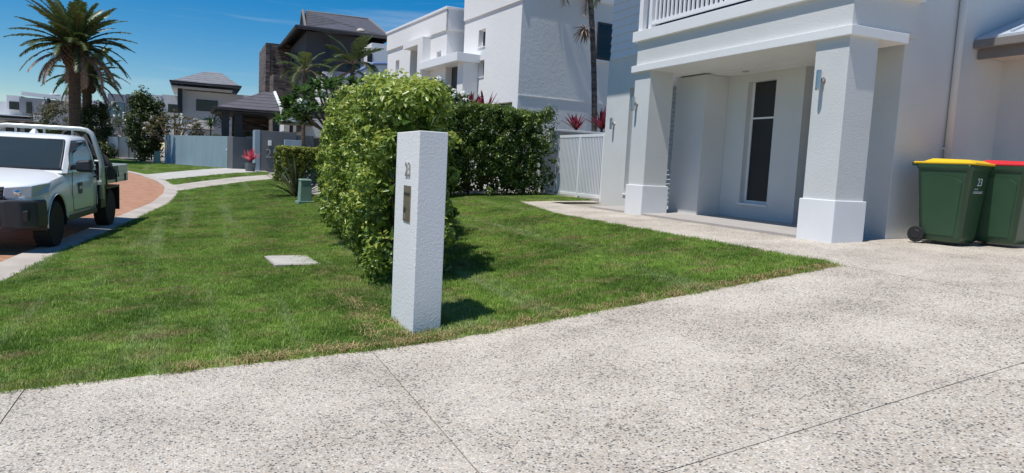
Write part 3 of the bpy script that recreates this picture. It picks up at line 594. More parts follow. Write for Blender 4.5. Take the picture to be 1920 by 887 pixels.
# ------------------------------------------------------------------ dark three storey house
D = empty('dark_house', (0, 0, 0), 0, 'charcoal three storey house with dark tiled roof and stone tower', 'house'); DY = 46.0; CH = MT['charcoal']
DX = float(at(574, 100, Y=DY)[0]); dzb = .7
ez = float(at(556, 49, Y=DY-1.0)[2]); ex = float(at(556, 49, Y=DY-1.0)[0]); ex1 = float(at(733, 72, Y=DY-1.0)[0])
yfar = float(at(500, 81, X=ex)[1])
box('wall', CH, D, DX, ex1-1.2, DY, yfar-1.0, dzb, ez-.05)
p = [(ex, DY-1.0, ez), (ex1, DY-1.0, ez), (ex1, yfar, ez), (ex, yfar, ez)]
ym = (DY-1.0+yfar)/2; r1 = at(573, 21, Y=ym); r2 = at(692, 38, Y=ym); rz = float(r1[2])
ra, rb = (float(r1[0]), ym, rz), (float(r2[0]), ym, rz)
gb = (float(r1[0])-1.1, ym, rz-1.3)                              # foot of the small gable
def slab(mbx, loop, th): return mbx.hull([(a, b, c-th) for a, b, c in loop], loop)
gl_, gr_ = (ra[0]-.1, ym-1.6, rz-1.45), (ra[0]-.1, ym+1.6, rz-1.45)
RF = MB(); slab(RF, [p[0], p[1], rb, ra, gl_], .12); slab(RF, [p[2], p[3], gr_, ra, rb], .12); slab(RF, [p[1], p[2], rb], .12); slab(RF, [p[3], p[0], gl_, gr_], .12)
rf = RF.build('roof', MT['tileroof'], D)
MB().hull([(ra[0]-.12, ym-1.5, rz-1.42), (ra[0]-.12, ym+1.5, rz-1.42), (ra[0]-.12, ym, rz-.12)], [(ra[0]-.06, ym-1.5, rz-1.42), (ra[0]-.06, ym+1.5, rz-1.42), (ra[0]-.06, ym, rz-.12)]).build('gable', MT['frame'], rf)
MB().tube([(ra[0]-.2, ym-1.75, rz-1.5), (ra[0]-.2, ym, rz+.03), (ra[0]-.2, ym+1.75, rz-1.5)], .09, 6).build('gable_trim', MT['gutter'], rf)
MB().tube([ra, rb, p[1]], .10, 6).build('ridge', MT['gutter'], rf); MB().tube([p[3], p[0], p[1]], .11, 6).build('gutter', MT['frame'], rf)
v_ = at(678, 58, Y=DY+1.5); MB().lathe([(.05, 0), (.05, .35), (.28, .36), (.22, .5), (.01, .55)], (float(v_[0]), DY+1.7, float(v_[2])-.35), 10).build('roof_vent', MT['soffit'], rf)
for xa in (549, 554.5, 561): 
    h = hole(xa, 98, xa+2.5, 122, DX); wn = box('window', MT['frame'], D, DX-.04, DX-.01, h[0], h[1], h[2]-.2, h[3]); box('pane', MT['darkglass'], wn, DX-.05, DX-.042, h[0]+.08, h[1]-.08, h[2]-.12, h[3]-.08)
MB().tube([at(612, 70, Y=DY-.1), at(616, 88, Y=DY-.1), at(613, 130, Y=DY-.1)], .06, 6).build('downpipe', MT['frame'], D)
# stone tower and lower stone wall
TX = DX-1.6; ty0 = yat(498, 130, TX); ty1 = yat(489.5, 130, TX)
tz = zat(498, 81, TX)
box('stone_tower', MT['stone'], D, TX, DX+.1, ty0, ty1+2.0, dzb, tz); lx = float(at(517, 150, Y=ty0-2.5)[0])
box('stone_wall', MT['stone'], D, TX+.3, DX+.4, ty0-2.6, ty0-.001, dzb, zat(515, 136, TX+.3))
MB().tube([at(507, 84, Y=ty0-.1), at(507, 138, Y=ty0-.1)], .06, 6).build('downpipe', MT['frame'], D)
# open pavilion with hipped roof
VY = 43.5; a_, b_ = at(401, 201, Y=VY), at(531, 203, Y=VY); pe = float(a_[2]); ap = at(497, 171, Y=VY+3.0)
pv = empty('pavilion', (0, 0, 0), 0, 'open dark pavilion with hipped tile roof beside the stone tower', 'pavilion')
e4 = [(a_[0], VY, pe), (b_[0], VY, pe), (b_[0], VY+6.5, pe), (a_[0], VY+6.5, pe)]
apx = (float(ap[0]), VY+3.2, float(ap[2])); ap2 = (apx[0]+.6, VY+3.3, apx[2])
PV = MB(); slab(PV, [e4[0], e4[1], ap2, apx], .1); slab(PV, [e4[1], e4[2], ap2], .1); slab(PV, [e4[2], e4[3], apx, ap2], .1); slab(PV, [e4[3], e4[0], apx], .1)
pr = PV.build('roof', MT['tileroof'], pv); MB().tube([e4[3], e4[0], e4[1], e4[2]], .08, 6).build('gutter', MT['frame'], pr)
MB().tube([e4[1], ap2], .10, 6).build('hip_flashing', MT['nwhite'], pr)
for fx in (.17, .36, .93): xx = a_[0]*(1-fx)+b_[0]*fx; box('post', MT['frame'], pv, xx-.2, xx+.2, VY+.6, VY+1.0, dzb, pe-.05)
box('back_wall', MT['stone'], pv, a_[0]+1.2, b_[0]-.3, VY+5.6, VY+5.9, dzb, pe-.05); box('ceiling', MT['frame'], pv, a_[0]+.2, b_[0]-.2, VY+.2, VY+6.3, pe-.22, pe-.14)
# white annexe of the dark house with glass balustrade
an = empty('white_annexe', (0, 0, 0), 0, 'small white flat roofed annexe with blue glass balustrade beside the hedge', 'annexe'); QY = 40.0
def ybox(nm, m, par, xa, ya, xb, yb, Y0, dep, bv=0):          # box whose near face fills the pixel rectangle on the plane Y0
    p, q = at(xa, ya, Y=Y0), at(xb, yb, Y=Y0); return box(nm, m, par, p[0], q[0], Y0, Y0+dep, q[2], p[2], bv)
ybox('wall', NW, an, 533, 196, 556, 247, QY+1.5, 3); ybox('wall', MT['fargrey'], an, 556.2, 197, 567, 247, QY+1.4, 3); ybox('wall', NW, an, 567.2, 221, 640, 260, QY+1, 3)
gb_ = ybox('glass_balustrade', MT['blueglass'], an, 569, 201, 640, 221, QY+1.1, .03)
for xx in (569, 577, 585, 593): ybox('glass_post', MT['frame'], gb_, xx, 200, xx+.9, 221.5, QY+1.05, .05)
ybox('porch_roof', MT['frame'], an, 527, 228, 592, 231, QY-.6, 2.0); ybox('porch_roof', MT['gutter'], an, 527, 231.5, 592, 235, QY-.3, 1.6); ybox('post', MT['frame'], an, 544, 235, 549, 262, QY-.2, .3)
# white wing with blue sloping parapet right of the dark house
wg = empty('white_wing', (0, 0, 0), 0, 'white rendered wing with blue sloping parapet between dark house and white house', 'house'); UY = 41.0
ybox('wall', NW, wg, 697, 80, 760, 170, UY+2, 5); ybox('wall', NW, wg, 606, 134, 622, 190, UY+.2, 3); ybox('wall', MT['fargrey'], wg, 622.2, 133, 700, 190, UY+.4, 3)
a1, a2, a3, a4 = at(634, 152, Y=UY), at(700, 119, Y=UY), at(760, 119, Y=UY), at(760, 200, Y=UY); a5 = at(634, 200, Y=UY)
MB().hull([tuple(q) for q in (a5, a4, a3, a2, a1)], [(q[0], q[1]+.19, q[2]) for q in (a5, a4, a3, a2, a1)]).build('sloped_wall', NW, wg)
MB().tube([at(634, 152, Y=UY-.02), at(700, 119, Y=UY-.02), at(760, 119, Y=UY-.02)], .11, 6).build('parapet_cap', mat('blue_cap', (.16, .24, .45), .5), wg)
ybox('window', MT['frame'], wg, 689, 98, 698, 117, UY+1.96, .03); ybox('window_hood', NW, wg, 686, 96, 699, 100, UY+1.5, .5)
# ------------------------------------------------------------------ white house with hipped grey roof
Q = empty('hip_roof_house', (0, 0, 0), 0, 'white house with grey hipped roof and dark strip under the eaves', 'house'); HY = 60.0
def P2(x, y, Y): q = at(x, y, Y=Y); return (float(q[0]), float(q[1]), float(q[2]))
FW = MT['farwhite']
ybox('wall', FW, Q, 342, 169, 470, 262, HY, 8); ybox('clerestory', MT['frame'], Q, 343, 146, 440, 164, HY+.1, 7); ybox('corner_pier', MT['frame'], Q, 333, 162, 341.8, 212, HY-.5, .5)
ybox('slab_edge', WH, Q, 321, 163, 436, 169.5, HY-1.2, 8); ew = ybox('window', MT['frame'], Q, 368, 186, 408, 210, HY-.05, .04); ybox('pane', MT['darkglass'], ew, 369, 187, 407, 209, HY-.06, .008)
e1, e2 = P2(319, 151, HY-1.8), P2(452, 156, HY-1.8); ax_ = P2(385, 134, HY+3.2)
e1, e2 = (e1[0], e1[1], e1[2]), (e2[0], e2[1], e1[2]); e3, e4_ = (e2[0], HY+8.4, e1[2]), (e1[0], HY+8.4, e1[2]); axx = (ax_[0]+1.2, ax_[1], ax_[2])
HR = MB(); slab(HR, [e1, e2, axx, ax_], .15); slab(HR, [e2, e3, axx], .15); slab(HR, [e3, e4_, ax_, axx], .15); slab(HR, [e4_, e1, ax_], .15)
hr = HR.build('roof', MT['greyroof'], Q); MB().tube([e4_, e1, e2, e3], .07, 6).build('gutter', MT['frame'], hr)
lr = [P2(338, 240, HY-4), P2(400, 243, HY-4), P2(400, 222, HY-1), P2(386, 221, HY-1)]; MB().hull([(a, b, c-.1) for a, b, c in lr], lr).build('porch_roof', MT['greyroof'], Q)
# ------------------------------------------------------------------ far flat roofed houses
def far_house(name_lab, boxes, wins, Y0):
    t = empty('far_house', (0, 0, 0), 0, name_lab, 'house')
    for nm, m, xa, ya, xb, yb, off, dep in boxes: ybox(nm, MT[m], t, xa, ya, xb, yb, Y0+off, dep)
    for m, xa, ya, xb, yb, off in wins:
        wn = ybox('window', MT['frame'], t, xa, ya, xb, yb, Y0+off-.06, .05); ybox('pane', MT[m], wn, xa+.8, ya+.8, xb-.8, yb-.8, Y0+off-.075, .012); xm = (xa+xb)/2; ybox('mullion', MT['frame'], wn, xm-.4, ya+.8, xm+.4, yb-.8, Y0+off-.09, .02)
    return t
FH = far_house('long pale two storey house with grey boarded bay and skillion roof', [
  ('wall', 'farwhite', -60, 186, 66, 262, 0, 8), ('upper_wall', 'farwhite', 12, 178, 40, 206, -.6, 4), ('grey_bay', 'fargrey', 36, 182, 90, 214, -1.2, 5), ('bay_edge', 'frame', 88.2, 184, 91, 204, -1.25, 1),
  ('wall', 'farwhite', 90, 187, 205, 262, .3, 8), ('balcony_slab', 'farwhite', -60, 212, 78, 219, -2.6, 3), ('balcony_fascia', 'fargrey', -60, 217, 62, 226, -2.9, 3), ('pier', 'farwhite', 62, 215, 78, 228, -2.7, 2),
  ('garage', 'frame', 10, 228, 36, 262, -.3, .3), ('door', 'frame', 46, 229, 72, 262, -.1, .1), ('sun_hood', 'fargrey', 97, 190, 118, 192.5, -1, 1.2)],
  [('darkglass', 17, 190, 36, 206, -.62), ('darkglass', 49, 191, 60, 213, -1.22), ('darkglass', 186, 201, 199, 216, .28)], 78)
q = [P2(40, 171, 77), P2(206, 192, 77), P2(206, 192, 86), P2(40, 171, 86)]; MB().hull([(a, b, c-.35) for a, b, c in q], q).build('skillion_roof', MT['white'], FH)
ds = empty('satellite_dish', P2(105.5, 180, 78), 0, 'small white satellite dish on the skillion roof', 'satellite dish'); MB().tube([(0, 0, -.4), (0, 0, .55)], .04, 6).build('mast', MT['gutter'], ds)
MB().lathe([(.02, 0), (.3, .07), (.48, .2), (.5, .2), (.32, .04), (.02, -.05)], (0, 0, 0), 14).build('dish', MT['white'], ds); ds.children[1].matrix_parent_inverse = Matrix.Translation((-.1, -.1, .6)) @ Matrix.Rotation(R(60), 4, 'X') @ Matrix.Rotation(R(25), 4, 'Y')
far_house('grey cube house with large blue glass window', [('wall', 'fargrey', 202, 175, 236, 262, 0, 6), ('side_wall', 'fargrey', 236.1, 176, 253, 262, .2, 6)], [('blueglass', 206, 191, 234, 222, 0)], 72)
far_house('white cube house next to the grey cube house', [('wall', 'farwhite', 253.2, 175, 303, 262, 0, 6), ('side_wall', 'nwhite', 303.1, 177, 336, 262, .2, 6)], [('darkglass', 315, 195, 334, 212, .18), ('darkglass', 268, 193, 292, 204, 0)], 68)
# ------------------------------------------------------------------ walls along the street further on
B = empty('blue_wall', (0, 0, 0), 0, 'blue grey rendered garden wall with letterbox slot standing on the corner lawn', 'wall')
pa, pb = at(308.5, 305, Z=.80), at(427, 316, Z=.76); zt_ = float(at(427, 256, X=pb[0])[2])
d_ = (pb-pa); d_ /= np.linalg.norm(d_); n_ = np.array([-d_[1], d_[0], 0])
if n_[1] < 0: n_ = -n_
def wallbox(nm, m, par, a, b, z0, z1, t0, t1, bv=0):
    q = [a+n_*t0, b+n_*t0, b+n_*t1, a+n_*t1]; return MB().prism([(v[0], v[1]) for v in q], z0, z1).build(nm, m, par, bv)
wallbox('wall', MT['bluewall'], B, pa, pb, .2, zt_, 0, .35, .01); wallbox('pier', MT['greywall'], B, pb+d_*.01, pb+d_*.62, .2, zt_-.02, -.05, 1.4, .01)
bx_ = wallbox('letterbox', MT['blueglass'], B, pa+d_*.28, pa+d_*.48, zt_-1.15, zt_-.36, -.03, 0); wallbox('light_switch', WH, B, pb-d_*.16, pb-d_*.08, zt_-.75, zt_-.66, -.02, 0)
G = empty('number_wall', (0, 0, 0), 0, 'dark grey entrance wall with raised number 25 and a lamp', 'wall'); GY = 39.0
p, q = at(478, 244, Y=GY), at(572, 330, Y=GY); gz1 = float(p[2]); kx = float(at(488, 260, Y=GY)[0])
box('wall', MT['greywall'], G, kx, float(at(556, 260, Y=GY)[0]), GY, GY+.4, .3, gz1, .01); box('end_pier', MT['bluewall'], G, float(p[0]), kx-.003, GY-.02, GY+1.5, .3, gz1+.02, .01)
box('low_wall', MT['greywall'], G, float(at(556, 260, Y=GY)[0])+.004, float(at(590, 260, Y=GY)[0]), GY+.3, GY+.6, .3, float(at(560, 253, Y=GY)[2]), .01)
box('planter_wall', MT['bluewall'], G, float(at(534, 260, Y=GY-.6)[0]), float(at(566, 260, Y=GY-.6)[0]), GY-.6, GY-.2, .3, float(at(540, 262, Y=GY-.6)[2]), .01)
nb_ = at(497, 295, Y=GY-.03); text('house_number', '25', .66, MT['steel'], G, Matrix.Translation(Vector(nb_)) @ Matrix.Rotation(R(90), 4, 'X'), .02, 'LEFT')
lmp = at(506, 268, Y=GY-.1); box('wall_lamp', MT['white'], G, lmp[0]-.08, lmp[0]+.08, GY-.14, GY-.005, lmp[2]-.14, lmp[2]+.12, .01)
# blue fence panels and a black chair in the opening
fn = empty('blue_fence', (0, 0, 0), 0, 'pale blue fence panels stepping down behind the red bromeliad', 'fence'); FY = 46.0
for xa, ya, xb in ((438, 267, 452), (452.3, 262, 461), (461.3, 255, 479)): ybox('panel', MT['bluewall'], fn, xa, ya, xb, 306, FY, .1)
ybox('post', MT['frame'], fn, 447.4, 266, 449, 306, FY-.1, .1); ybox('rail', MT['frame'], fn, 438, 288.5, 462, 290, FY-.12, .06)
cp = at(446, 308, Y=43.5); ch = empty('garden_chair', (float(cp[0]), float(cp[1]), float(cp[2])), R(30), 'black metal garden chair in the gap beside the blue wall', 'chair')
for sx in (-.25, .25):
    for sy in (-.25, .25): MB().tube([(sx, sy, 0), (sx*.9, sy*.9, .45 if sy < 0 else .9)], .02, 6).build('leg', MT['black'], ch)
box('seat', MT['black'], ch, -.27, .27, -.27, .27, .43, .46); box('backrest', MT['black'], ch, -.25, .25, .22, .25, .6, .88)
# white fence panels in front of the far garden
wf = empty('white_fence', (0, 0, 0), 0, 'white panel fence under the trees behind the corner lawn', 'fence')
for xa, xb in ((203, 222), (222.6, 241), (241.6, 258)): ybox('panel', MT['white'], wf, xa, 256, xb, 296, 53.6, .12)
for xa in (203, 222, 241): ybox('post', MT['gutter'], wf, xa-.6, 255, xa+.6, 296, 53.5, .09)
# utility boxes
def util(x, y, s, lab):
    t = empty('utility_box', (x, y, zg(x, y)), R(8), lab, 'utility box', 'green utility boxes in the grass'); g_ = MT['boxgreen']
    MB().hull([(-.15*s, -.13*s, .08*s), (.15*s, -.13*s, .08*s), (.15*s, .13*s, .08*s), (-.15*s, .13*s, .08*s)], [(-.13*s, -.11*s, .60*s), (.13*s, -.11*s, .60*s), (.13*s, .11*s, .60*s), (-.13*s, .11*s, .60*s)]).build('cabinet', g_, t, .01)
    MB().hull([(-.145*s, -.125*s, .60*s), (.145*s, -.125*s, .60*s), (.145*s, .125*s, .60*s), (-.145*s, .125*s, .60*s)], [(-.12*s, -.10*s, .64*s), (.12*s, -.10*s, .64*s), (.12*s, .10*s, .64*s), (-.12*s, .10*s, .64*s)]).build('cap', g_, t, .006)
    box('base', g_, t, -.2*s, .2*s, -.17*s, .17*s, -.05*s, .08*s, .01)
p = at(571, 383, Z=.42); util(float(p[0]), float(p[1]), 1.0, 'green utility box on the verge beside the tall hedge')
p = at(295, 305, Z=.80); util(float(p[0]), float(p[1]), 1.1, 'green utility box at the end of the blue wall')
# street lamp
p = at(85, 262, Y=60); L_ = empty('street_lamp', (float(p[0]), 60, street_z(60)), 0, 'black heritage street lamp standing behind the truck', 'street lamp'); lz = float(at(86, 210, Y=60)[2])-street_z(60)
MB().tube([(0, 0, -.1), (0, 0, .9), (0, 0, lz)], [.12, .08, .05], 10).build('pole', MT['frame'], L_)
MB().lathe([(.12, lz), (.17, lz+.55)], (0, 0, 0), 6).build('lantern_glass', MT['lamp'], L_)
MB().lathe([(.27, lz+.55), (.10, lz+.75), (.03, lz+.82), (.02, lz+1.05)], (0, 0, 0), 8).build('lantern_roof', MT['frame'], L_); MB().lathe([(.05, lz-.12), (.13, lz-.02), (.13, lz)], (0, 0, 0), 8).build('collar', MT['frame'], L_)
# ------------------------------------------------------------------ vegetation
def unit(v): return v/np.maximum(np.linalg.norm(v, axis=1, keepdims=True), 1e-9)
def leaf_geo(P, Nn, L, W, tone, fold=.25):
    n = len(P); Nn = unit(Nn); a = unit(np.cross(Nn, rng.normal(size=(n, 3)))); b = np.cross(Nn, a)
    L = np.broadcast_to(L, (n,))[:, None]; W = np.broadcast_to(W, (n,))[:, None]
    base = P - a*L*.5; tip = P + a*L*.5 - Nn*L*.12; l = P - b*W*.5 + Nn*W*fold - a*L*.06; r = P + b*W*.5 + Nn*W*fold - a*L*.06
    V = np.stack([base, l, tip, r], 1).reshape(-1, 3); i = np.arange(n)[:, None]*4
    return V, np.concatenate([i+np.array([[0, 1, 2]]), i+np.array([[0, 2, 3]])]), np.repeat(tone, 4)
def clump_cloud(C, Rr, per, L, W, up_bias=.35, tone_f=None, squash=1.0):
    """leaves on and inside the shells of many small clumps"""
    m = len(C); idx = np.repeat(np.arange(m), per); d = unit(rng.normal(size=(m*per, 3))); rad = Rr[idx]*rng.uniform(.55, 1.05, m*per)
    P = C[idx] + d*rad[:, None]*np.array([1, 1, squash]); Nn = d + np.array([0, 0, up_bias]) + rng.normal(size=d.shape)*.45
    t = tone_f(P, d) if tone_f else rng.random(len(P))
    return leaf_geo(P, Nn, rng.uniform(.7, 1.25, len(P))*L, rng.uniform(.8, 1.2, len(P))*W, t)
def wood(name, paths, parent, m=None):
    mb = MB()
    for pth, r_ in paths: mb.tube(pth, r_, 6)
    return mb.build(name, m or MT['bark'], parent)
def hedge(label, line, hw, zt, m, per, nc, leaf, grp=None, bulge=.2, name='hedge', fresh=.25, clip=0.0):
    """line: (x, y) way points; a leafy wall of clumps round a few stems"""
    hw_ = float(np.mean(hw)); bulge *= 1.7; line = np.array(line, float); seg = np.linalg.norm(np.diff(line, axis=0), axis=1); cum = np.concatenate([[0], np.cumsum(seg)]); tot = cum[-1]
    o = empty(name, (line[0][0], line[0][1], zg(*line[0])), 0, label, 'hedge', grp); org = np.array(o.location)
    C = []; Rr = []
    for _ in range(nc):
        s = rng.uniform(0, tot); c = np.array([np.interp(s, cum, line[:, k]) for k in (0, 1)]); k = min(np.searchsorted(cum, s, 'right')-1, len(seg)-1)
        d = (line[k+1]-line[k])/seg[k]; nrm = np.array([d[1], -d[0]]); g = zg(*c)
        top = np.interp(s, cum, zt) if hasattr(zt, '__len__') else zt
        u = rng.random(); rr = rng.uniform(.13, .26)*(1-clip*.5)
        hh = top-g
        lump = 1+bulge*math.sin(s*1.7+1)*.5+bulge*math.sin(s*4.1)*.35
        wloc = (np.interp(s, cum, hw) if hasattr(hw, '__len__') else hw)*lump
        if u < .42: off, z = -wloc+rr*.6, rng.uniform(.04, 1)**.9          # street side / one face
        elif u < .72: off, z = wloc-rr*.6, rng.uniform(.04, 1)
        else: off, z = rng.uniform(-wloc, wloc)*.9, 1.0
        z = g + z*hh*(1+bulge*.12*math.sin(s*2.3+off*3)*(1-clip)); zr = (z-g)/hh
        off *= 1-(.30*(1-clip))*max(0, zr-.72)/.28 - (.22*(1-clip))*max(0, .25-zr)/.25
        if clip == 0 and rng.random() < .16: off += math.copysign(rr*.9, off); rr *= .55; z += rng.uniform(0, .10)
        C.append([c[0]+nrm[0]*off, c[1]+nrm[1]*off, min(z, top+.12*(1-clip))]); Rr.append(rr)
    C = np.array(C)-org; Rr = np.array(Rr)
    ct = rng.random(len(C))
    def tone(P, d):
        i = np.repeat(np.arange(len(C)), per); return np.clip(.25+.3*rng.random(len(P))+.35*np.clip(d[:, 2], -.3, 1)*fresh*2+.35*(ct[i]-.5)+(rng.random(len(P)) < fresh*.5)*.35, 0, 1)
    V, F, T = clump_cloud(C, Rr, per, leaf, leaf*.5, tone_f=tone)
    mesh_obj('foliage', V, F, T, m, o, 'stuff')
    # leaves filling the inside so that no daylight shows straight through
    ni = int(tot*hw_*620); s = rng.uniform(0, tot, ni); cc = np.stack([np.interp(s, cum, line[:, 0]), np.interp(s, cum, line[:, 1])], 1) + rng.uniform(-hw_*.5, hw_*.5, (ni, 2))
    gz_ = np.array([zg(*q) for q in cc]); tp = np.interp(s, cum, zt) if hasattr(zt, '__len__') else np.full(ni, zt)
    Pi = np.column_stack([cc, gz_+(tp-gz_)*rng.uniform(.08, .93, ni)])-org
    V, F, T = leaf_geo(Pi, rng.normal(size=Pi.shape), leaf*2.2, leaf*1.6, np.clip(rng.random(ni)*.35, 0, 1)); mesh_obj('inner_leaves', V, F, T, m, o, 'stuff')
    for s_ in np.arange(.3, tot, .55 if clip == 0 else 1.2):
        c = [np.interp(s_, cum, line[:, k]) for k in (0, 1)]; top = np.interp(s_, cum, zt) if hasattr(zt, '__len__') else zt; g = zg(*c)
        b = np.array([c[0], c[1], g-.1])-org; paths = []
        for _ in range(4):
            e = b + np.array([rng.uniform(-hw_, hw_)*.45, rng.uniform(-.3, .3)*(1-clip*.7), (top-g)*rng.uniform(.6, .95-.2*clip)]); paths.append(([b+rng.normal(size=3)*.03, b*.5+e*.5+rng.normal(size=3)*.06, e], [.022, .015, .006]))
        wood('stem', paths, o)
    return o
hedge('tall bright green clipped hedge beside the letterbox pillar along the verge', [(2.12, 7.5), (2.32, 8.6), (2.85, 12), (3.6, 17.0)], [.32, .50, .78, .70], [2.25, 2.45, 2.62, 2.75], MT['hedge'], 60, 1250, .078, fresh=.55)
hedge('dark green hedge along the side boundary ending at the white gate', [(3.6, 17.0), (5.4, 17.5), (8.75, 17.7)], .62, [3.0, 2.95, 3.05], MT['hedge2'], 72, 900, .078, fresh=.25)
# soil bed under the hedge
sheet('hedge_bed', [(1.95, 7.0), (2.5, 7.0), (3.4, 12), (4.0, 17), (2.75, 17.5), (2.35, 12), (2.05, 8.6)], .004, MT['soil'], res=.6)
# clipped box hedge by the number wall
hp = at(526, 346, Z=.52); hedge('low square clipped hedge with yellow top in front of the number wall', [(float(hp[0])-.05, float(hp[1])), (float(hp[0])+1.9, float(hp[1])+.3)], .6, float(hp[2])+1.36, MT['box_hedge'], 50, 620, .075, bulge=0, fresh=.6, clip=1.0)
def strap_plant(name, label, cat, loc, n, L, W, m, spread=1.0, up=.5, grp=None, droop=.5, stem=0):
    o = empty(name, loc, 0, label, cat, grp); V = []; F = []; T = []
    for i in range(n):
        a = rng.uniform(0, 6.283); el = up + rng.uniform(-.45, .45)*spread; l = L*rng.uniform(.65, 1.1); d = np.array([math.cos(a), math.sin(a), 0]); s = np.array([-d[1], d[0], 0]); k = len(V); tn = rng.random()
        base = np.array([0, 0, stem]) + d*.02
        for j, f in enumerate((0, .35, .7, 1)):
            c = base + d*l*math.cos(el)*f + np.array([0, 0, l*math.sin(el)*f - droop*l*f*f*.5*max(.15, math.cos(el))]); wv = W*(.7, 1, .8, .05)[j]
            V += [c-s*wv/2, c+s*wv/2+np.array([0, 0, wv*.15])]; T += [tn, tn]
        F += [(k, k+1, k+3, k+2), (k+2, k+3, k+5, k+4), (k+4, k+5, k+7, k+6)]
    mesh_obj('leaves', np.array(V), np.array(F), np.array(T), m, o, None)
    if stem: wood('stem', [([(0, 0, -.1), (.02, 0, stem*.5), (0, 0, stem)], [.06, .05, .04])], o)
    return o
p = at(558, 372, Z=.42); strap_plant('flax_plant', 'dark arching strap leaved plant between clipped hedge and utility box', 'plant', (float(p[0]), float(p[1]), .42), 95, 1.55, .06, MT['flax'], 1.0, .75, droop=.7)
# red cordylines by the white house and the gate
for i, (x, y, yy, sz) in enumerate(((880, 215, 20.0, 1.1), (908, 218, 20.3, 1.2), (1080, 243, 18.9, .75), (1128, 243, 19.2, 1.0))):
    q = at(x, y, Y=yy); st = float(q[2])-.9
    strap_plant('red_cordyline', ('red cordyline above the hedge left of the garage opening', 'red cordyline above the hedge in front of the garage opening', 'small red cordyline behind the boundary wall by the gate', 'red cordyline at the foot of the slender palm')[i], 'cordyline', (float(q[0]), yy, .9), 34, sz*.75, .085, MT['redleaf'], 1.0, .95, 'red cordylines', .35, max(.3, st))
p = at(469, 324, Y=38.0); bp_ = strap_plant('bromeliad', 'pink red bromeliad in a dark pot in front of the number wall', 'plant', (float(p[0]), float(p[1]), float(p[2])), 46, .75, .10, MT['pinkleaf'], 1.0, 1.0, droop=.3, stem=.55)
MB().lathe([(.20, 0), (.26, .35), (.27, .5), (.23, .5)], (0, 0, 0), 12).build('pot', MT['greywall'], bp_)
# frangipani: stubby limbs, big leaves, white flowers
def frangipani(label, base, H_, Rr, n_cl, m=None, flowers=.5, leafL=.24, sparse=False, grp='frangipani trees', name='frangipani_tree'):
    o = empty(name, base, 0, label, 'tree', grp); tips = []; paths = []
    for i in range(n_cl):
        d = unit(rng.normal(size=(1, 3)))[0]; d[2] = abs(d[2])*.9+.1; tips.append(np.array([d[0]*Rr[0], d[1]*Rr[1], H_-Rr[2]+d[2]*Rr[2]*rng.uniform(.75, 1.0)]))
        fork = np.array([d[0]*Rr[0]*.3, d[1]*Rr[1]*.3, H_-Rr[2]*1.1])
        if i % 7 == 0: paths.append(([np.array([0, 0, H_*.3]), fork, tips[-1]], [.07, .045, .025]))
    wood('trunk', [([(0, 0, -.2), (.03, 0, H_*.3), (0, .02, max(.4, H_-Rr[2]*1.2))], [.11, .09, .08])], o); wood('branches', paths, o)
    P = []; Nn = []; Pf = []; Nf = []
    for tpt in tips:
        k = 22 if not sparse else 12
        for j in range(k):
            a = rng.uniform(0, 6.283); e = rng.uniform(-.25, .9); d = np.array([math.cos(a)*math.cos(e), math.sin(a)*math.cos(e), math.sin(e)])
            P.append((tpt, d))
        if rng.random() < flowers:
            for j in range(22): dd = unit(rng.normal(size=(1, 3)))[0]; Pf.append(tpt+np.array([0, 0, .12])+dd*np.array([.14, .14, .10])); Nf.append(dd+np.array([0, 0, .4]))
    V = []; F = []; T = []
    for tpt, d in P:
        l = leafL*rng.uniform(.7, 1.2); s = np.cross(d, [0, 0, 1]); s = s/(np.linalg.norm(s)+1e-6); u = np.cross(s, d); k = len(V); tn = rng.random(); w_ = l*.3
        V += [tpt, tpt+d*l*.55-s*w_/2+u*.015, tpt+d*l*.55+u*-.01, tpt+d*l*.55+s*w_/2+u*.015, tpt+d*l-np.array([0, 0, l*.12])]; T += [tn]*5
        F += [(k, k+1, k+2), (k, k+2, k+3), (k+1, k+4, k+2), (k+2, k+4, k+3)]
    mesh_obj('leaves', np.array(V), np.array(F), np.array(T), m or MT['frangi'], o, 'stuff')
    if Pf:
        V, F, T = leaf_geo(np.array(Pf), np.array(Nf), .085, .07, rng.random(len(Pf))); mesh_obj('flowers', V, F, T, MT['flower'], o, 'stuff')
    return o
q = at(640, 200, Y=20.5); frangipani('white flowering frangipani above the tall hedge next to the dark house', (float(q[0]), 20.5, .8), float(at(640, 142, Y=20.5)[2])-.8, (1.6, 1.2, 1.5), 110, flowers=.2, leafL=.32)
q = at(805, 200, Y=20.2); frangipani('white flowering frangipani above the hedge in front of the entry canopy', (float(q[0]), 20.2, .8), float(at(810, 152, Y=20.2)[2])-.8, (1.35, 1.0, 1.2), 95, flowers=.3, leafL=.30)
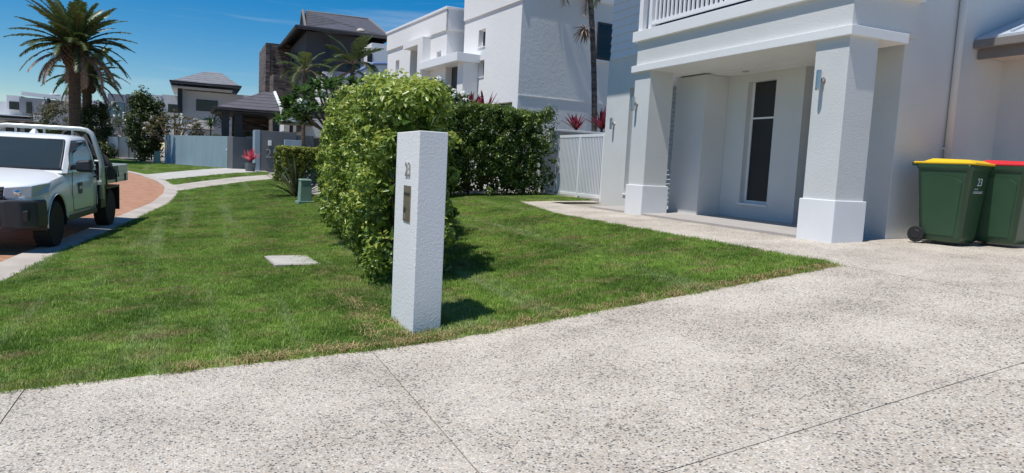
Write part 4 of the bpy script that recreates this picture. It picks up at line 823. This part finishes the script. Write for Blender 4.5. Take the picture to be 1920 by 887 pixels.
# bushes of the far garden: uneven masses of leaf clumps
def bush(label, px_, Z0, size, m, nc, per, leaf, flowers=0, grp='garden shrubs across the street', name='shrub', stems=5, squash=1.0):
    q = at(px_[0], px_[1], Z=Z0) if len(px_) == 2 else at(px_[0], px_[1], Y=px_[2]); base = (float(q[0]), float(q[1]), Z0-.05 if len(px_) == 2 else zg(float(q[0]), float(q[1])))
    o = empty(name, base, 0, label, 'shrub', grp); rx, ry, hz = size
    d = unit(rng.normal(size=(nc, 3))); rr = rng.uniform(.45, 1.0, nc)**.6; C = d*rr[:, None]*np.array([rx, ry, hz*.5])*rng.uniform(.85, 1.12, (nc, 1)) + np.array([0, 0, hz*.52]); C[:, 2] = np.maximum(C[:, 2], .12)
    Rr = rng.uniform(.10, .24, nc)*max(1, hz*.45); ct = rng.random(nc)
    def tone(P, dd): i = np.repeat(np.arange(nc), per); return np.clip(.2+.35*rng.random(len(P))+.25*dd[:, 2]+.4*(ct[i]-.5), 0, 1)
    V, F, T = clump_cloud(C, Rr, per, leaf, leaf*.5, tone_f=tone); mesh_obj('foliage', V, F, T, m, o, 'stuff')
    wood('stems', [([(rng.normal()*.05, rng.normal()*.05, -.1), (rng.normal()*rx*.2, rng.normal()*ry*.2, hz*.35), (rng.normal()*rx*.4, rng.normal()*ry*.4, hz*.75)], [.05, .035, .012]) for _ in range(stems)], o)
    if flowers:
        ii = rng.choice(nc, flowers); dd = unit(rng.normal(size=(flowers*9, 3))+np.array([-.5, -.6, .5])); P = C[np.repeat(ii, 9)]+dd*Rr[np.repeat(ii, 9)][:, None]*1.05
        V, F, T = leaf_geo(P, dd, .17, .15, rng.random(len(P))); mesh_obj('flowers', V, F, T, MT['flower'], o, 'stuff')
    return o
bush('rounded olive brown bush behind the palm trunk', (118, 262, 58), 0, (1.9, 1.6, 3.6), MT['drybush'], 150, 34, .14)
bush('dark green bush between lamp post and palm', (93, 262, 57), 0, (1.0, 1.0, 2.2), MT['bush'], 80, 34, .14)
bush('tall dark tropical shrub right of the palms', (178, 292, 55), 0, (1.1, 1.1, 3.6), MT['bush'], 150, 34, .17)
bush('white flowering oleander shrub above the white fence', (222, 262, 61), 0, (1.9, 1.4, 3.8), MT['bush'], 140, 34, .15, flowers=46)
bush('tall leafy clump with long leaves in front of the white fence', (272, 300, 52.3), 0, (1.15, 1.1, 4.3), MT['bush'], 190, 34, .22)
bush('low dark shrub at the foot of the white fence', (193, 292, 52.8), 0, (.9, .7, 1.0), MT['bush'], 60, 30, .15)
bush('low leafy shrub behind the blue wall', (383, 270, 50), 0, (1.9, .9, 2.0), MT['bush'], 70, 30, .16, flowers=10)
bush('low yellow green shrub under the pavilion', (440, 275, 48), 0, (1.2, .8, 2.0), MT['box_hedge'], 50, 26, .16)
bush('leafy shrub in the shade of the pavilion', (472, 268, 47), 0, (1.2, .8, 2.0), MT['bush'], 50, 26, .16)
q = at(327, 262, Y=50); frangipani('sparse grey frangipani with few flowers behind the blue wall', (float(q[0]), 50, .6), float(at(327, 207, Y=50)[2])-.6, (1.75, 1.4, 1.9), 110, MT['drybush'], .12, .26, True)
# yuccas
for x, yt, lab in ((395, 222, 'spiky yucca left of the pavilion'), (421, 220, 'spiky yucca against the pavilion post'), (197, 196, 'tall spiky yucca in front of the grey house'), (262, 186, 'spiky dracaena head above the leafy clump'), (284, 191, 'spiky dracaena head beside the white cube house')):
    yy = 49. if x > 300 else 56.; q = at(x, yt+14, Y=yy); hh = float(q[2])-.6
    strap_plant('yucca_plant', lab, 'yucca', (float(q[0]), yy, .6), 70, 1.0, .07, MT['yucca'], 1.6, .45, 'spiky plants', .15, hh)
# ------------------------------------------------------------------ palms
def frond(L, n, e0, droop, lw, ll, tw=.5):
    """one feather frond along +x: rachis and leaflets as arrays"""
    t = np.linspace(0, 1, 9); ang = e0 - droop*t; dx = np.cos(ang)*L/8; dz = np.sin(ang)*L/8
    X_ = np.concatenate([[0], np.cumsum(dx[:-1])]); Zc = np.concatenate([[0], np.cumsum(dz[:-1])])
    s = np.linspace(.14, .99, n); px_ = np.interp(s, t, X_); pz_ = np.interp(s, t, Zc); an = np.interp(s, t, ang); V = []; F = []
    for i in range(n):
        l = ll*(.35+.65*math.sin(math.pi*min(1, s[i]*.86+.12)))*rng.uniform(.85, 1.1)
        for sd in (-1, 1):
            al = rng.uniform(.75, 1.0); d = np.array([math.cos(an[i])*math.cos(al), sd*math.sin(al), math.sin(an[i])*math.cos(al)]); d[2] += tw*rng.uniform(.1, .5)-.35*0
            b = np.array([px_[i], 0, pz_[i]]); k = len(V); wv = np.array([math.cos(an[i]), 0, math.sin(an[i])])*lw
            V += [b-wv*.5, b+wv*.5, b+d*l*.6+wv*.45-np.array([0, 0, l*.05]), b+d*l-np.array([0, 0, l*.22])]; F += [(k, k+1, k+2), (k, k+2, k+3)]
    R_ = list(zip(X_, [0]*9, Zc)); return np.array(V), np.array(F), R_
def palm(name, label, base, H_, nf, L, r_, m, e_rng, nl=34, ll=.55, lw=.05, dead=0, boss=0, droop=1.3, lean=(0, 0), grp='palm trees', trunkmat=None, tw=.5):
    o = empty(name, base, 0, label, 'palm', grp)
    pts = [(lean[0]*f*f, lean[1]*f*f, -.2+(H_+.2)*f) for f in np.linspace(0, 1, 10)]; top = np.array(pts[-1])
    tr = MB(); k = 40; tp = [(lean[0]*f*f, lean[1]*f*f, -.2+(H_+.2)*f) for f in np.linspace(0, 1, k)]
    tr.tube(tp, [r_*(1.12-.12*f)*(1+(.05 if j % 2 else -.03)) for j, f in enumerate(np.linspace(0, 1, k))], 12); tr.build('trunk', trunkmat or MT['palmtrunk'], o)
    if boss:
        bs = MB(); bs.lathe([(r_*.95, -.95), (r_*1.25, -.75), (boss, -.35), (boss*1.02, 0), (boss*.8, .35), (boss*.4, .6)], tuple(top), 14)
        for j in range(120):
            a = j*2.399; h = -.8+1.2*(j/120); rr = np.interp(h, [-.8, -.35, 0, .4], [r_*1.25, boss, boss*1.02, boss*.75]); c = top+np.array([math.cos(a)*rr, math.sin(a)*rr, h]); d = np.array([math.cos(a), math.sin(a), .9])*.16
            bs.tube([c-d*.3, c+d], [.085, .05], 5)
        bs.build('crown_boss', MT['palmtrunk'], o)
    VV = []; FF = []; TT = []; n0 = 0; RM = MB(); dV = []; dF = []; dT = []; dn = 0
    for i in range(nf+dead):
        isd = i >= nf; f = (i+.5)/nf if not isd else 1.0
        e = e_rng[1]+(e_rng[0]-e_rng[1])*f + rng.uniform(-.12, .12) if not isd else rng.uniform(-.35, .1)
        a = i*2.399+rng.uniform(-.25, .25); l = L*rng.uniform(.85, 1.08)*(1 if not isd else .9)
        v, fa, rc = frond(l, nl, e, droop*(1.15-.45*(1-f))*rng.uniform(.8, 1.15) if not isd else rng.uniform(1.2, 1.9), lw, ll*(1 if not isd else .75), tw if not isd else -.3)
        ca, sa = math.cos(a), math.sin(a); M3 = np.array([[ca, -sa, 0], [sa, ca, 0], [0, 0, 1]]); o3 = top+np.array([ca, sa, 0])*r_*.6+np.array([0, 0, .25 if not isd else -.15])
        v = v@M3.T+o3
        RM.tube([tuple(np.array(p_)@M3.T+o3) for p_ in rc], [.035, .032, .03, .027, .024, .02, .016, .011, .005], 4)
        if isd: dV.append(v); dF.append(fa+dn); dn += len(v); dT.append(np.repeat(rng.random(len(v)//4), 4))
        else: VV.append(v); FF.append(fa+n0); n0 += len(v); TT.append(np.clip(np.repeat(rng.random(len(v)//4)*.5, 4)+.45*(1-f)+rng.uniform(-.15, .15), 0, 1))
    mesh_obj('fronds', np.concatenate(VV), np.concatenate(FF), np.concatenate(TT), m, o); RM.build('rachises', MT['bark'], o)
    if dV: mesh_obj('dead_fronds', np.concatenate(dV), np.concatenate(dF), np.concatenate(dT), MT['deadpalm'], o)
    return o
def palm_at(x, ycrown, Y0): q = at(x, ycrown, Y=Y0); g = zg(float(q[0]), Y0); return (float(q[0]), Y0, g), float(q[2])-g
b_, h_ = palm_at(139, 97, 46.5); palm('date_palm', 'tall thick trunked date palm behind the white truck', b_, h_, 60, 3.0, .28, MT['palm'], (-.05, 1.5), 60, .48, .07, 9, .52, 1.1)
b_, h_ = palm_at(163, 150, 55); palm('date_palm', 'shorter date palm behind the tall date palm', b_, h_, 32, 2.6, .27, MT['palm'], (-.1, 1.45), 50, .46, .07, 8, .5, 1.1)
b_, h_ = palm_at(571, 142, 38.5); palm('feather_palm', 'green feather palm in front of the dark house wall', b_, h_, 15, 1.55, .09, MT['palm'], (-.5, 1.3), 30, .5, .05, 0, 0, 1.5)
b_, h_ = palm_at(661, 128, 38.0); palm('feather_palm', 'broad feather palm beside the blue sloping parapet', b_, h_, 13, 1.75, .11, MT['palm'], (-.1, 1.35), 34, .6, .06, 2, 0, 1.1)
rings = mat('ringed_trunk', (.15, .135, .12), .85, .5, 1.2, .02, 6, c2=(.035, .03, .028), stretch=(.3, .3, 9.5))
q = at(1117, 246, Y=20.6); b_ = (float(q[0]), 20.6, .9); qt = at(1101, -75, Y=20.6)
pmo = palm('slender_palm', 'slender ringed palm trunk in front of the white house side wall', b_, float(qt[2])-.9, 11, 2.0, .085, MT['palm'], (-.9, 1.2), 26, .5, .05, 3, 0, 1.6, lean=(float(qt[0])-b_[0], 0), trunkmat=rings)
qd = at(1098, 55, Y=20.6); sd = strap_plant('bird_nest_plant', 'dry tufted epiphyte clinging to the slender palm trunk', 'plant', (float(qd[0])-.1, 20.45, float(qd[2])), 60, .5, .05, MT['deadpalm'], 2.4, -.6, droop=.6)
# ------------------------------------------------------------------ parked tray truck
TK = empty('tray_truck', (0, 0, 0), 0, 'white single cab tray truck parked at the kerb with dark bumper', 'truck')
def loft(mb, secs, close_ends=True):
    m = len(secs[0]); vs = [p for s in secs for p in s]
    fs = [(i*m+k, i*m+(k+1) % m, (i+1)*m+(k+1) % m, (i+1)*m+k) for i in range(len(secs)-1) for k in range(m)]
    if close_ends: fs += [tuple(range(m-1, -1, -1)), tuple(range((len(secs)-1)*m, len(secs)*m))]
    return mb.add(vs, fs)
def sect(y, w_, zb, zt, cr=.035, sh=.05):
    h = [(w_-.05, zb), (w_-.005, zb+.10), (w_, zb+.26), (w_-.01, (zb+zt)/2+.08), (w_-.03, zt-.14), (w_-.06-sh*.3, zt-.06), (w_-.13-sh, zt-.012), (w_*.55, zt+cr*.6), (0, zt+cr)]
    return [(x, y, z) for x, z in h] + [(-x, y, z) for x, z in h[-2::-1]]
def applied(o, cutters):
    for c in cutters: md = o.modifiers.new('cut', 'BOOLEAN'); md.operation = 'DIFFERENCE'; md.object = c; md.solver = 'EXACT'
    dg = bpy.context.evaluated_depsgraph_get(); dg.update(); me = bpy.data.meshes.new_from_object(o.evaluated_get(dg)); o.modifiers.clear(); o.data = me
    for c in cutters: bpy.data.objects.remove(c)
PT = MT['paint']
S = [(2.42, .70, .60, .965), (2.36, .80, .58, 1.0), (2.2, .865, .52, 1.03), (1.9, .895, .47, 1.075), (1.5, .905, .44, 1.125), (1.15, .905, .43, 1.165), (.6, .905, .43, 1.19), (0, .905, .43, 1.2), (-.52, .90, .43, 1.2), (-.58, .88, .45, 1.18)]
bd = loft(MB(), [sect(*s) for s in S]).build('body', PT, TK, smooth=True)
cut = [MB().lathe([(.44, -1.2), (.44, 1.2)], (0, 1.62, .40), 28, axis='x').build('cutter', PT)]
applied(bd, cut)
for p_ in bd.data.polygons: p_.use_smooth = True
bd.data.set_sharp_from_angle(angle=R(35)) if hasattr(bd.data, 'set_sharp_from_angle') else None
# cab
def cabsec(z, yf, yb, w_): 
    r_ = .06; return [(w_, yb, z), (w_, yf-.16, z), (w_-.05, yf-.06, z), (w_*.6, yf, z), (0, yf+.015, z), (-w_*.6, yf, z), (-w_+.05, yf-.06, z), (-w_, yf-.16, z), (-w_, yb, z)]
cs = [cabsec(1.14, 1.20, -.56, .865), (cabsec(1.45, .80, -.53, .80)), cabsec(1.66, .50, -.49, .735), cabsec(1.715, .40, -.46, .70), cabsec(1.745, .26, -.40, .60), cabsec(1.755, .1, -.3, .40)]
n9 = 9; mbc = MB(); mbc.add([p_ for s in cs for p_ in s], [(i*n9+k, i*n9+(k+1) % n9, (i+1)*n9+(k+1) % n9, (i+1)*n9+k) for i in range(len(cs)-1) for k in range(n9)]+[tuple(range(n9)), tuple(range((len(cs)-1)*n9, len(cs)*n9))])
cb = mbc.build('cab', PT, TK, smooth=True); cb.data.set_sharp_from_angle(angle=R(30))
def lerp(a, b, f): return tuple(a[i]*(1-f)+b[i]*f for i in range(3))
def cabpt(z, k, off=0):
    for i in range(len(cs)-1):
        if cs[i][0][2] <= z <= cs[i+1][0][2]: f = (z-cs[i][0][2])/(cs[i+1][0][2]-cs[i][0][2]); return lerp(cs[i][k], cs[i+1][k], f)
def pane(name, loops, m, parent, d):       # glass grid lifted off the cab skin along d
    r_ = len(loops[0]); vs = [tuple(p_[i]+d[i] for i in range(3)) for l in loops for p_ in l]
    o = MB().add(vs, [(i*r_+k, i*r_+k+1, (i+1)*r_+k+1, (i+1)*r_+k) for i in range(len(loops)-1) for k in range(r_-1)]).build(name, m, parent)
    md = o.modifiers.new('thick', 'SOLIDIFY'); md.thickness = .006; md.offset = 0; return o
zs = [1.215, 1.3, 1.45, 1.56, 1.655]
def wrow(z, ins): a, b_, c_, d_, e_ = cabpt(z, 6), cabpt(z, 5), cabpt(z, 4), cabpt(z, 3), cabpt(z, 2); return [lerp(a, b_, ins), b_, c_, d_, lerp(e_, d_, ins)]
ws = pane('windscreen', [wrow(z, .12) for z in zs], MT['carglass'], cb, (0, .012, .008))
MB().tube([tuple(np.array(q)+np.array([0, .014, .006])) for q in wrow(1.20, .02)], .016, 5).build('wiper_cowl', MT['black'], cb)
MB().tube([tuple(np.array(wrow(z, .10)[0])+np.array([0, .012, .008])) for z in zs]+[tuple(np.array(q)+np.array([0, .012, .008])) for q in wrow(1.66, .1)]+[tuple(np.array(wrow(z, .10)[4])+np.array([0, .012, .008])) for z in zs[::-1]], .013, 5).build('screen_seal', MT['black'], cb)
for sx in (1, -1):
    def sp(y, z): w_ = abs(cabpt(z, 0)[0]); return (sx*(w_+.004), y, z)
    f_ = lambda z: cabpt(z, 1)[1]
    sw = MB().add([sp(-.40, 1.2), sp(.86, 1.2), sp(f_(1.45)+.06, 1.45), sp(f_(1.62)-.02, 1.63), sp(-.36, 1.64)], [(0, 1, 2, 3, 4)]).build('side_window', MT['carglass'], cb); sw.modifiers.new('t', 'SOLIDIFY').thickness = .006
    MB().tube([sp(-.43, 1.19), sp(.90, 1.19), sp(f_(1.45)+.09, 1.45), sp(f_(1.62)+.0, 1.655), sp(-.38, 1.665), sp(-.43, 1.19)], .010, 5).build('window_seal', MT['black'], sw)
    # door outline, handle, mirror
    dr = MB().tube([(sx*.902, .92, 1.16), (sx*.907, .95, .9), (sx*.903, .86, .52), (sx*.9, -.42, .50), (sx*.905, -.47, .8), (sx*.9, -.44, 1.17)], .005, 4).build('door_seam', MT['frame'], bd)
    MB().tube([(sx*.915, -.40, 1.03), (sx*.94, -.36, 1.035), (sx*.94, -.26, 1.035), (sx*.915, -.22, 1.03)], .016, 6).build('door_handle', MT['black'], bd)
    mm = MB(); mm.hull([(sx*.93, .68, 1.15), (sx*1.17, .72, 1.15), (sx*1.17, .87, 1.17), (sx*.93, .86, 1.17)], [(sx*.93, .68, 1.34), (sx*1.16, .73, 1.38), (sx*1.14, .83, 1.37), (sx*.93, .84, 1.34)]); mr = mm.build('mirror', MT['black'], TK, .03)
    box('mirror_arm', MT['black'], mr, sx*.86, sx*.95, .74, .82, 1.20, 1.27)
    # lamp, fender vent
    hl = MB().hull([(sx*.46, 2.46, .815), (sx*.80, 2.39, .835), (sx*.915, 2.06, .90), (sx*.50, 2.2, .86)], [(sx*.48, 2.455, .975), (sx*.81, 2.385, 1.01), (sx*.912, 1.92, 1.045), (sx*.52, 2.2, .99)]).build('headlight', MT['lamp'], TK, .01)
    MB().lathe([(.01, 0), (.035, .005), (.04, .02), (.01, .03)], (0, 0, 0), 14).build('reflector', MT['chrome'], hl).matrix_local = Matrix.Translation((sx*.64, 2.43, .905)) @ Matrix.Rotation(R(-90), 4, 'X')
    # arch lip, guard
    MB().tube([(sx*.905, 1.62+.45*math.cos(R(a)), .40+.45*math.sin(R(a))) for a in range(-5, 186, 12)], .010, 5).build('arch_lip', PT, bd)
    MB().add([(sx*xx, 1.62+.436*math.cos(R(a)), .40+.436*math.sin(R(a))) for xx in (.50, .89) for a in range(-10, 191, 10)], [(k, k+1, k+22, k+21) for k in range(20)]).build('wheel_liner', MT['black'], bd)
    box('liner_back', MT['black'], bd, sx*.46, sx*.50, 1.18, 2.06, .44, .84)
    box('sill', MT['bumper'], TK, sx*.80, sx*.88, -.55, 1.1, .36, .45, .01)
box('decal', MT['bumper'], bd, -.9115, -.906, .42, .60, .78, .97); box('decal_print', MT['print'], bd, -.9125, -.9116, .44, .58, .86, .91)
# bumper, grille
bp2 = MB(); loft(bp2, [[(x, y, z) for x, z in ((w_, .40), (w_, .56), (w_-.02, .80), (-w_+.02, .80), (-w_, .56), (-w_, .40))] for y, w_ in ((2.56, .52), (2.53, .72), (2.40, .88), (2.10, .925))]); bpo = bp2.build('bumper', MT['bumper'], TK, .03)
box('lower_intake', MT['black'], bpo, -.45, .45, 2.555, 2.575, .46, .60, .008); box('number_plate', MT['print'], bpo, -.19, .19, 2.565, 2.58, .66, .77, .004)
for sx in (1, -1): box('fog_recess', MT['black'], bpo, sx*.58, sx*.80, 2.44, 2.52, .50, .66, .02)
gr = MB().hull([(-.5, 2.40, .80), (.5, 2.40, .80), (.5, 2.47, .80), (-.5, 2.47, .80)], [(-.47, 2.38, .985), (.47, 2.38, .985), (.47, 2.42, .985), (-.47, 2.42, .985)]).build('grille', MT['black'], TK, .01)
for k in range(3): box('grille_bar', MT['bumper'], gr, -.46, .46, 2.445-.012*k, 2.475-.012*k, .83+.045*k, .855+.045*k, .005)
box('emblem', MT['chrome'], gr, -.06, .06, 2.455, 2.475, .875, .925, .008)
# wheels
def wheel(x, y):
    s = 1 if x > 0 else -1; wl = MB().lathe([(.20, -.11), (.33, -.115), (.362, -.09), (.368, 0), (.362, .09), (.33, .115), (.20, .11)], (x, y, .368), 30, axis='x').build('wheel', MT['rubber'], TK, smooth=False)
    MB().lathe([(.02, .03), (.12, .04), (.14, .075), (.20, .09), (.215, .105), (.205, -.05), (.02, -.05)], (x, y, .368), 20, axis='x').build('rim', MT['gutter'], wl) if s > 0 else MB().lathe([(.02, -.03), (.12, -.04), (.14, -.075), (.20, -.09), (.215, -.105), (.205, .05), (.02, .05)], (x, y, .368), 20, axis='x').build('rim', MT['gutter'], wl)
    for k in range(26):
        a = 2*math.pi*k/26; box('tread', MT['rubber'], wl, -.1, .1, -.02, .02, -.006, .006).matrix_local = Matrix.Translation((x, y+.366*math.cos(a), .368+.366*math.sin(a))) @ Matrix.Rotation(a-math.pi/2, 4, 'X')
for x, y in ((.77, 1.62), (-.77, 1.62), (.77, -1.465), (-.77, -1.465)): wheel(x, y)
# chassis, tray with drop sides, headboard hoop
box('chassis', MT['black'], TK, -.45, .45, -2.45, 2.2, .45, .70); 
trf = box('tray', MT['tray'], TK, -.93, .93, -2.62, -.66, .86, .93, .006)
for sx in (1, -1):
    for k in range(3): box('side_board', MT['tray'], trf, sx*.905, sx*.93, -2.60, -.70, .935+k*.088, 1.018+k*.088, .006)
    for y in (-.95, -1.65, -2.35): box('latch', MT['black'], trf, sx*.93, sx*.95, y-.03, y+.03, .86, 1.02, .004)
    box('mudguard', MT['black'], TK, sx*.62, sx*.92, -1.92, -1.0, .76, .80, .01); box('mud_flap', MT['black'], TK, sx*.64, sx*.92, -1.96, -1.93, .30, .80)
    box('toolbox', MT['black'], TK, sx*.5, sx*.90, -1.05, -.72, .42, .84, .01); box('tail_light', MT['red'], trf, sx*.70, sx*.90, -2.64, -2.62, .87, .93)
box('tail_board', MT['tray'], trf, -.9, .9, -2.62, -2.595, .935, 1.2, .006)
hp_ = MB().tube([(-.915, -.72, .60), (-.915, -.72, 1.22), (-.905, -.72, 1.30), (-.79, -.70, 1.72), (-.755, -.70, 1.80), (-.68, -.70, 1.855), (-.58, -.70, 1.87), (.58, -.70, 1.87), (.68, -.70, 1.855), (.755, -.70, 1.80), (.79, -.70, 1.72), (.905, -.72, 1.30), (.915, -.72, 1.22), (.915, -.72, .60)], .042, 10).build('headboard_hoop', MT['tray'], TK, smooth=True)
for x in (-.45, 0, .45): MB().tube([(x, -.70, .93), (x, -.70, 1.87)], .02, 6).build('mesh_upright', MT['tray'], hp_)
for k in range(2): MB().tube([(-.84+.02*k, -.70, 1.0+k*.22), (.84-.02*k, -.70, 1.0+k*.22)], .012, 6).build('mesh_bar', MT['tray'], hp_)
MB().tube([(-.905, -.72, 1.30), (-.80, -.72, 1.30)], .02, 6).build('hoop_bracket', MT['tray'], hp_)
MB().hull([(-.05, -.1, 1.75), (.05, -.1, 1.75), (.05, -.3, 1.75), (-.05, -.3, 1.75)], [(-.02, -.2, 1.83), (.02, -.2, 1.83), (.02, -.26, 1.83), (-.02, -.26, 1.83)]).build('roof_fin', PT, cb, .01)
tgt = Vector((*at(106, 462, Z=.05)[:2], 0)); yaw = math.pi - R(8.3)
# left wheels (local x = -.77-.1) stand beside the lawn
front = Vector((-.87, 1.62, 0)); rot = Matrix.Rotation(yaw, 4, 'Z'); org = tgt-(rot @ front)
TK.location = (org.x, org.y, street_z(13.1)+.012); TK.rotation_euler = (R(-.9), 0, yaw)
# bundled black tarp and net on the tray (a thing of its own)
cg = empty('cargo_net', (0, 0, 0), 0, 'bundled black cargo net and tarp lying on the truck tray', 'cargo net')
nv = 26; vs = []; 
for i in range(nv):
    for j in range(14):
        f = i/(nv-1); a = math.pi*j/13; w_ = .66*math.sin(math.pi*(.12+.80*f))**.5; hh = (.62*(1-f)**.8+.16)*(1+.22*math.sin(i*1.9+j*1.3)+.12*math.sin(j*2.7+i)); vs.append((-.42+math.cos(a)*w_*.86, -.76-f*1.15, .94+max(0., math.sin(a))**.8*hh))
MB().add(vs, [(i*14+j, i*14+j+1, (i+1)*14+j+1, (i+1)*14+j) for i in range(nv-1) for j in range(13)]).build('tarp', MT['net'], cg, smooth=True)
for k in range(9):
    y = -.85-.11*k; MB().tube([(-.60-.02*(k % 3), y, 1.18-.02*k), (-.80, y-.02, 1.24-.03*k), (-.935, y-.03, 1.19), (-.95, y-.05+.03*(k % 2), .97)], .011, 5).build('strap', MT['net'], cg)
cg.matrix_world = TK.matrix_basis; cg.location = TK.location; cg.rotation_euler = TK.rotation_euler
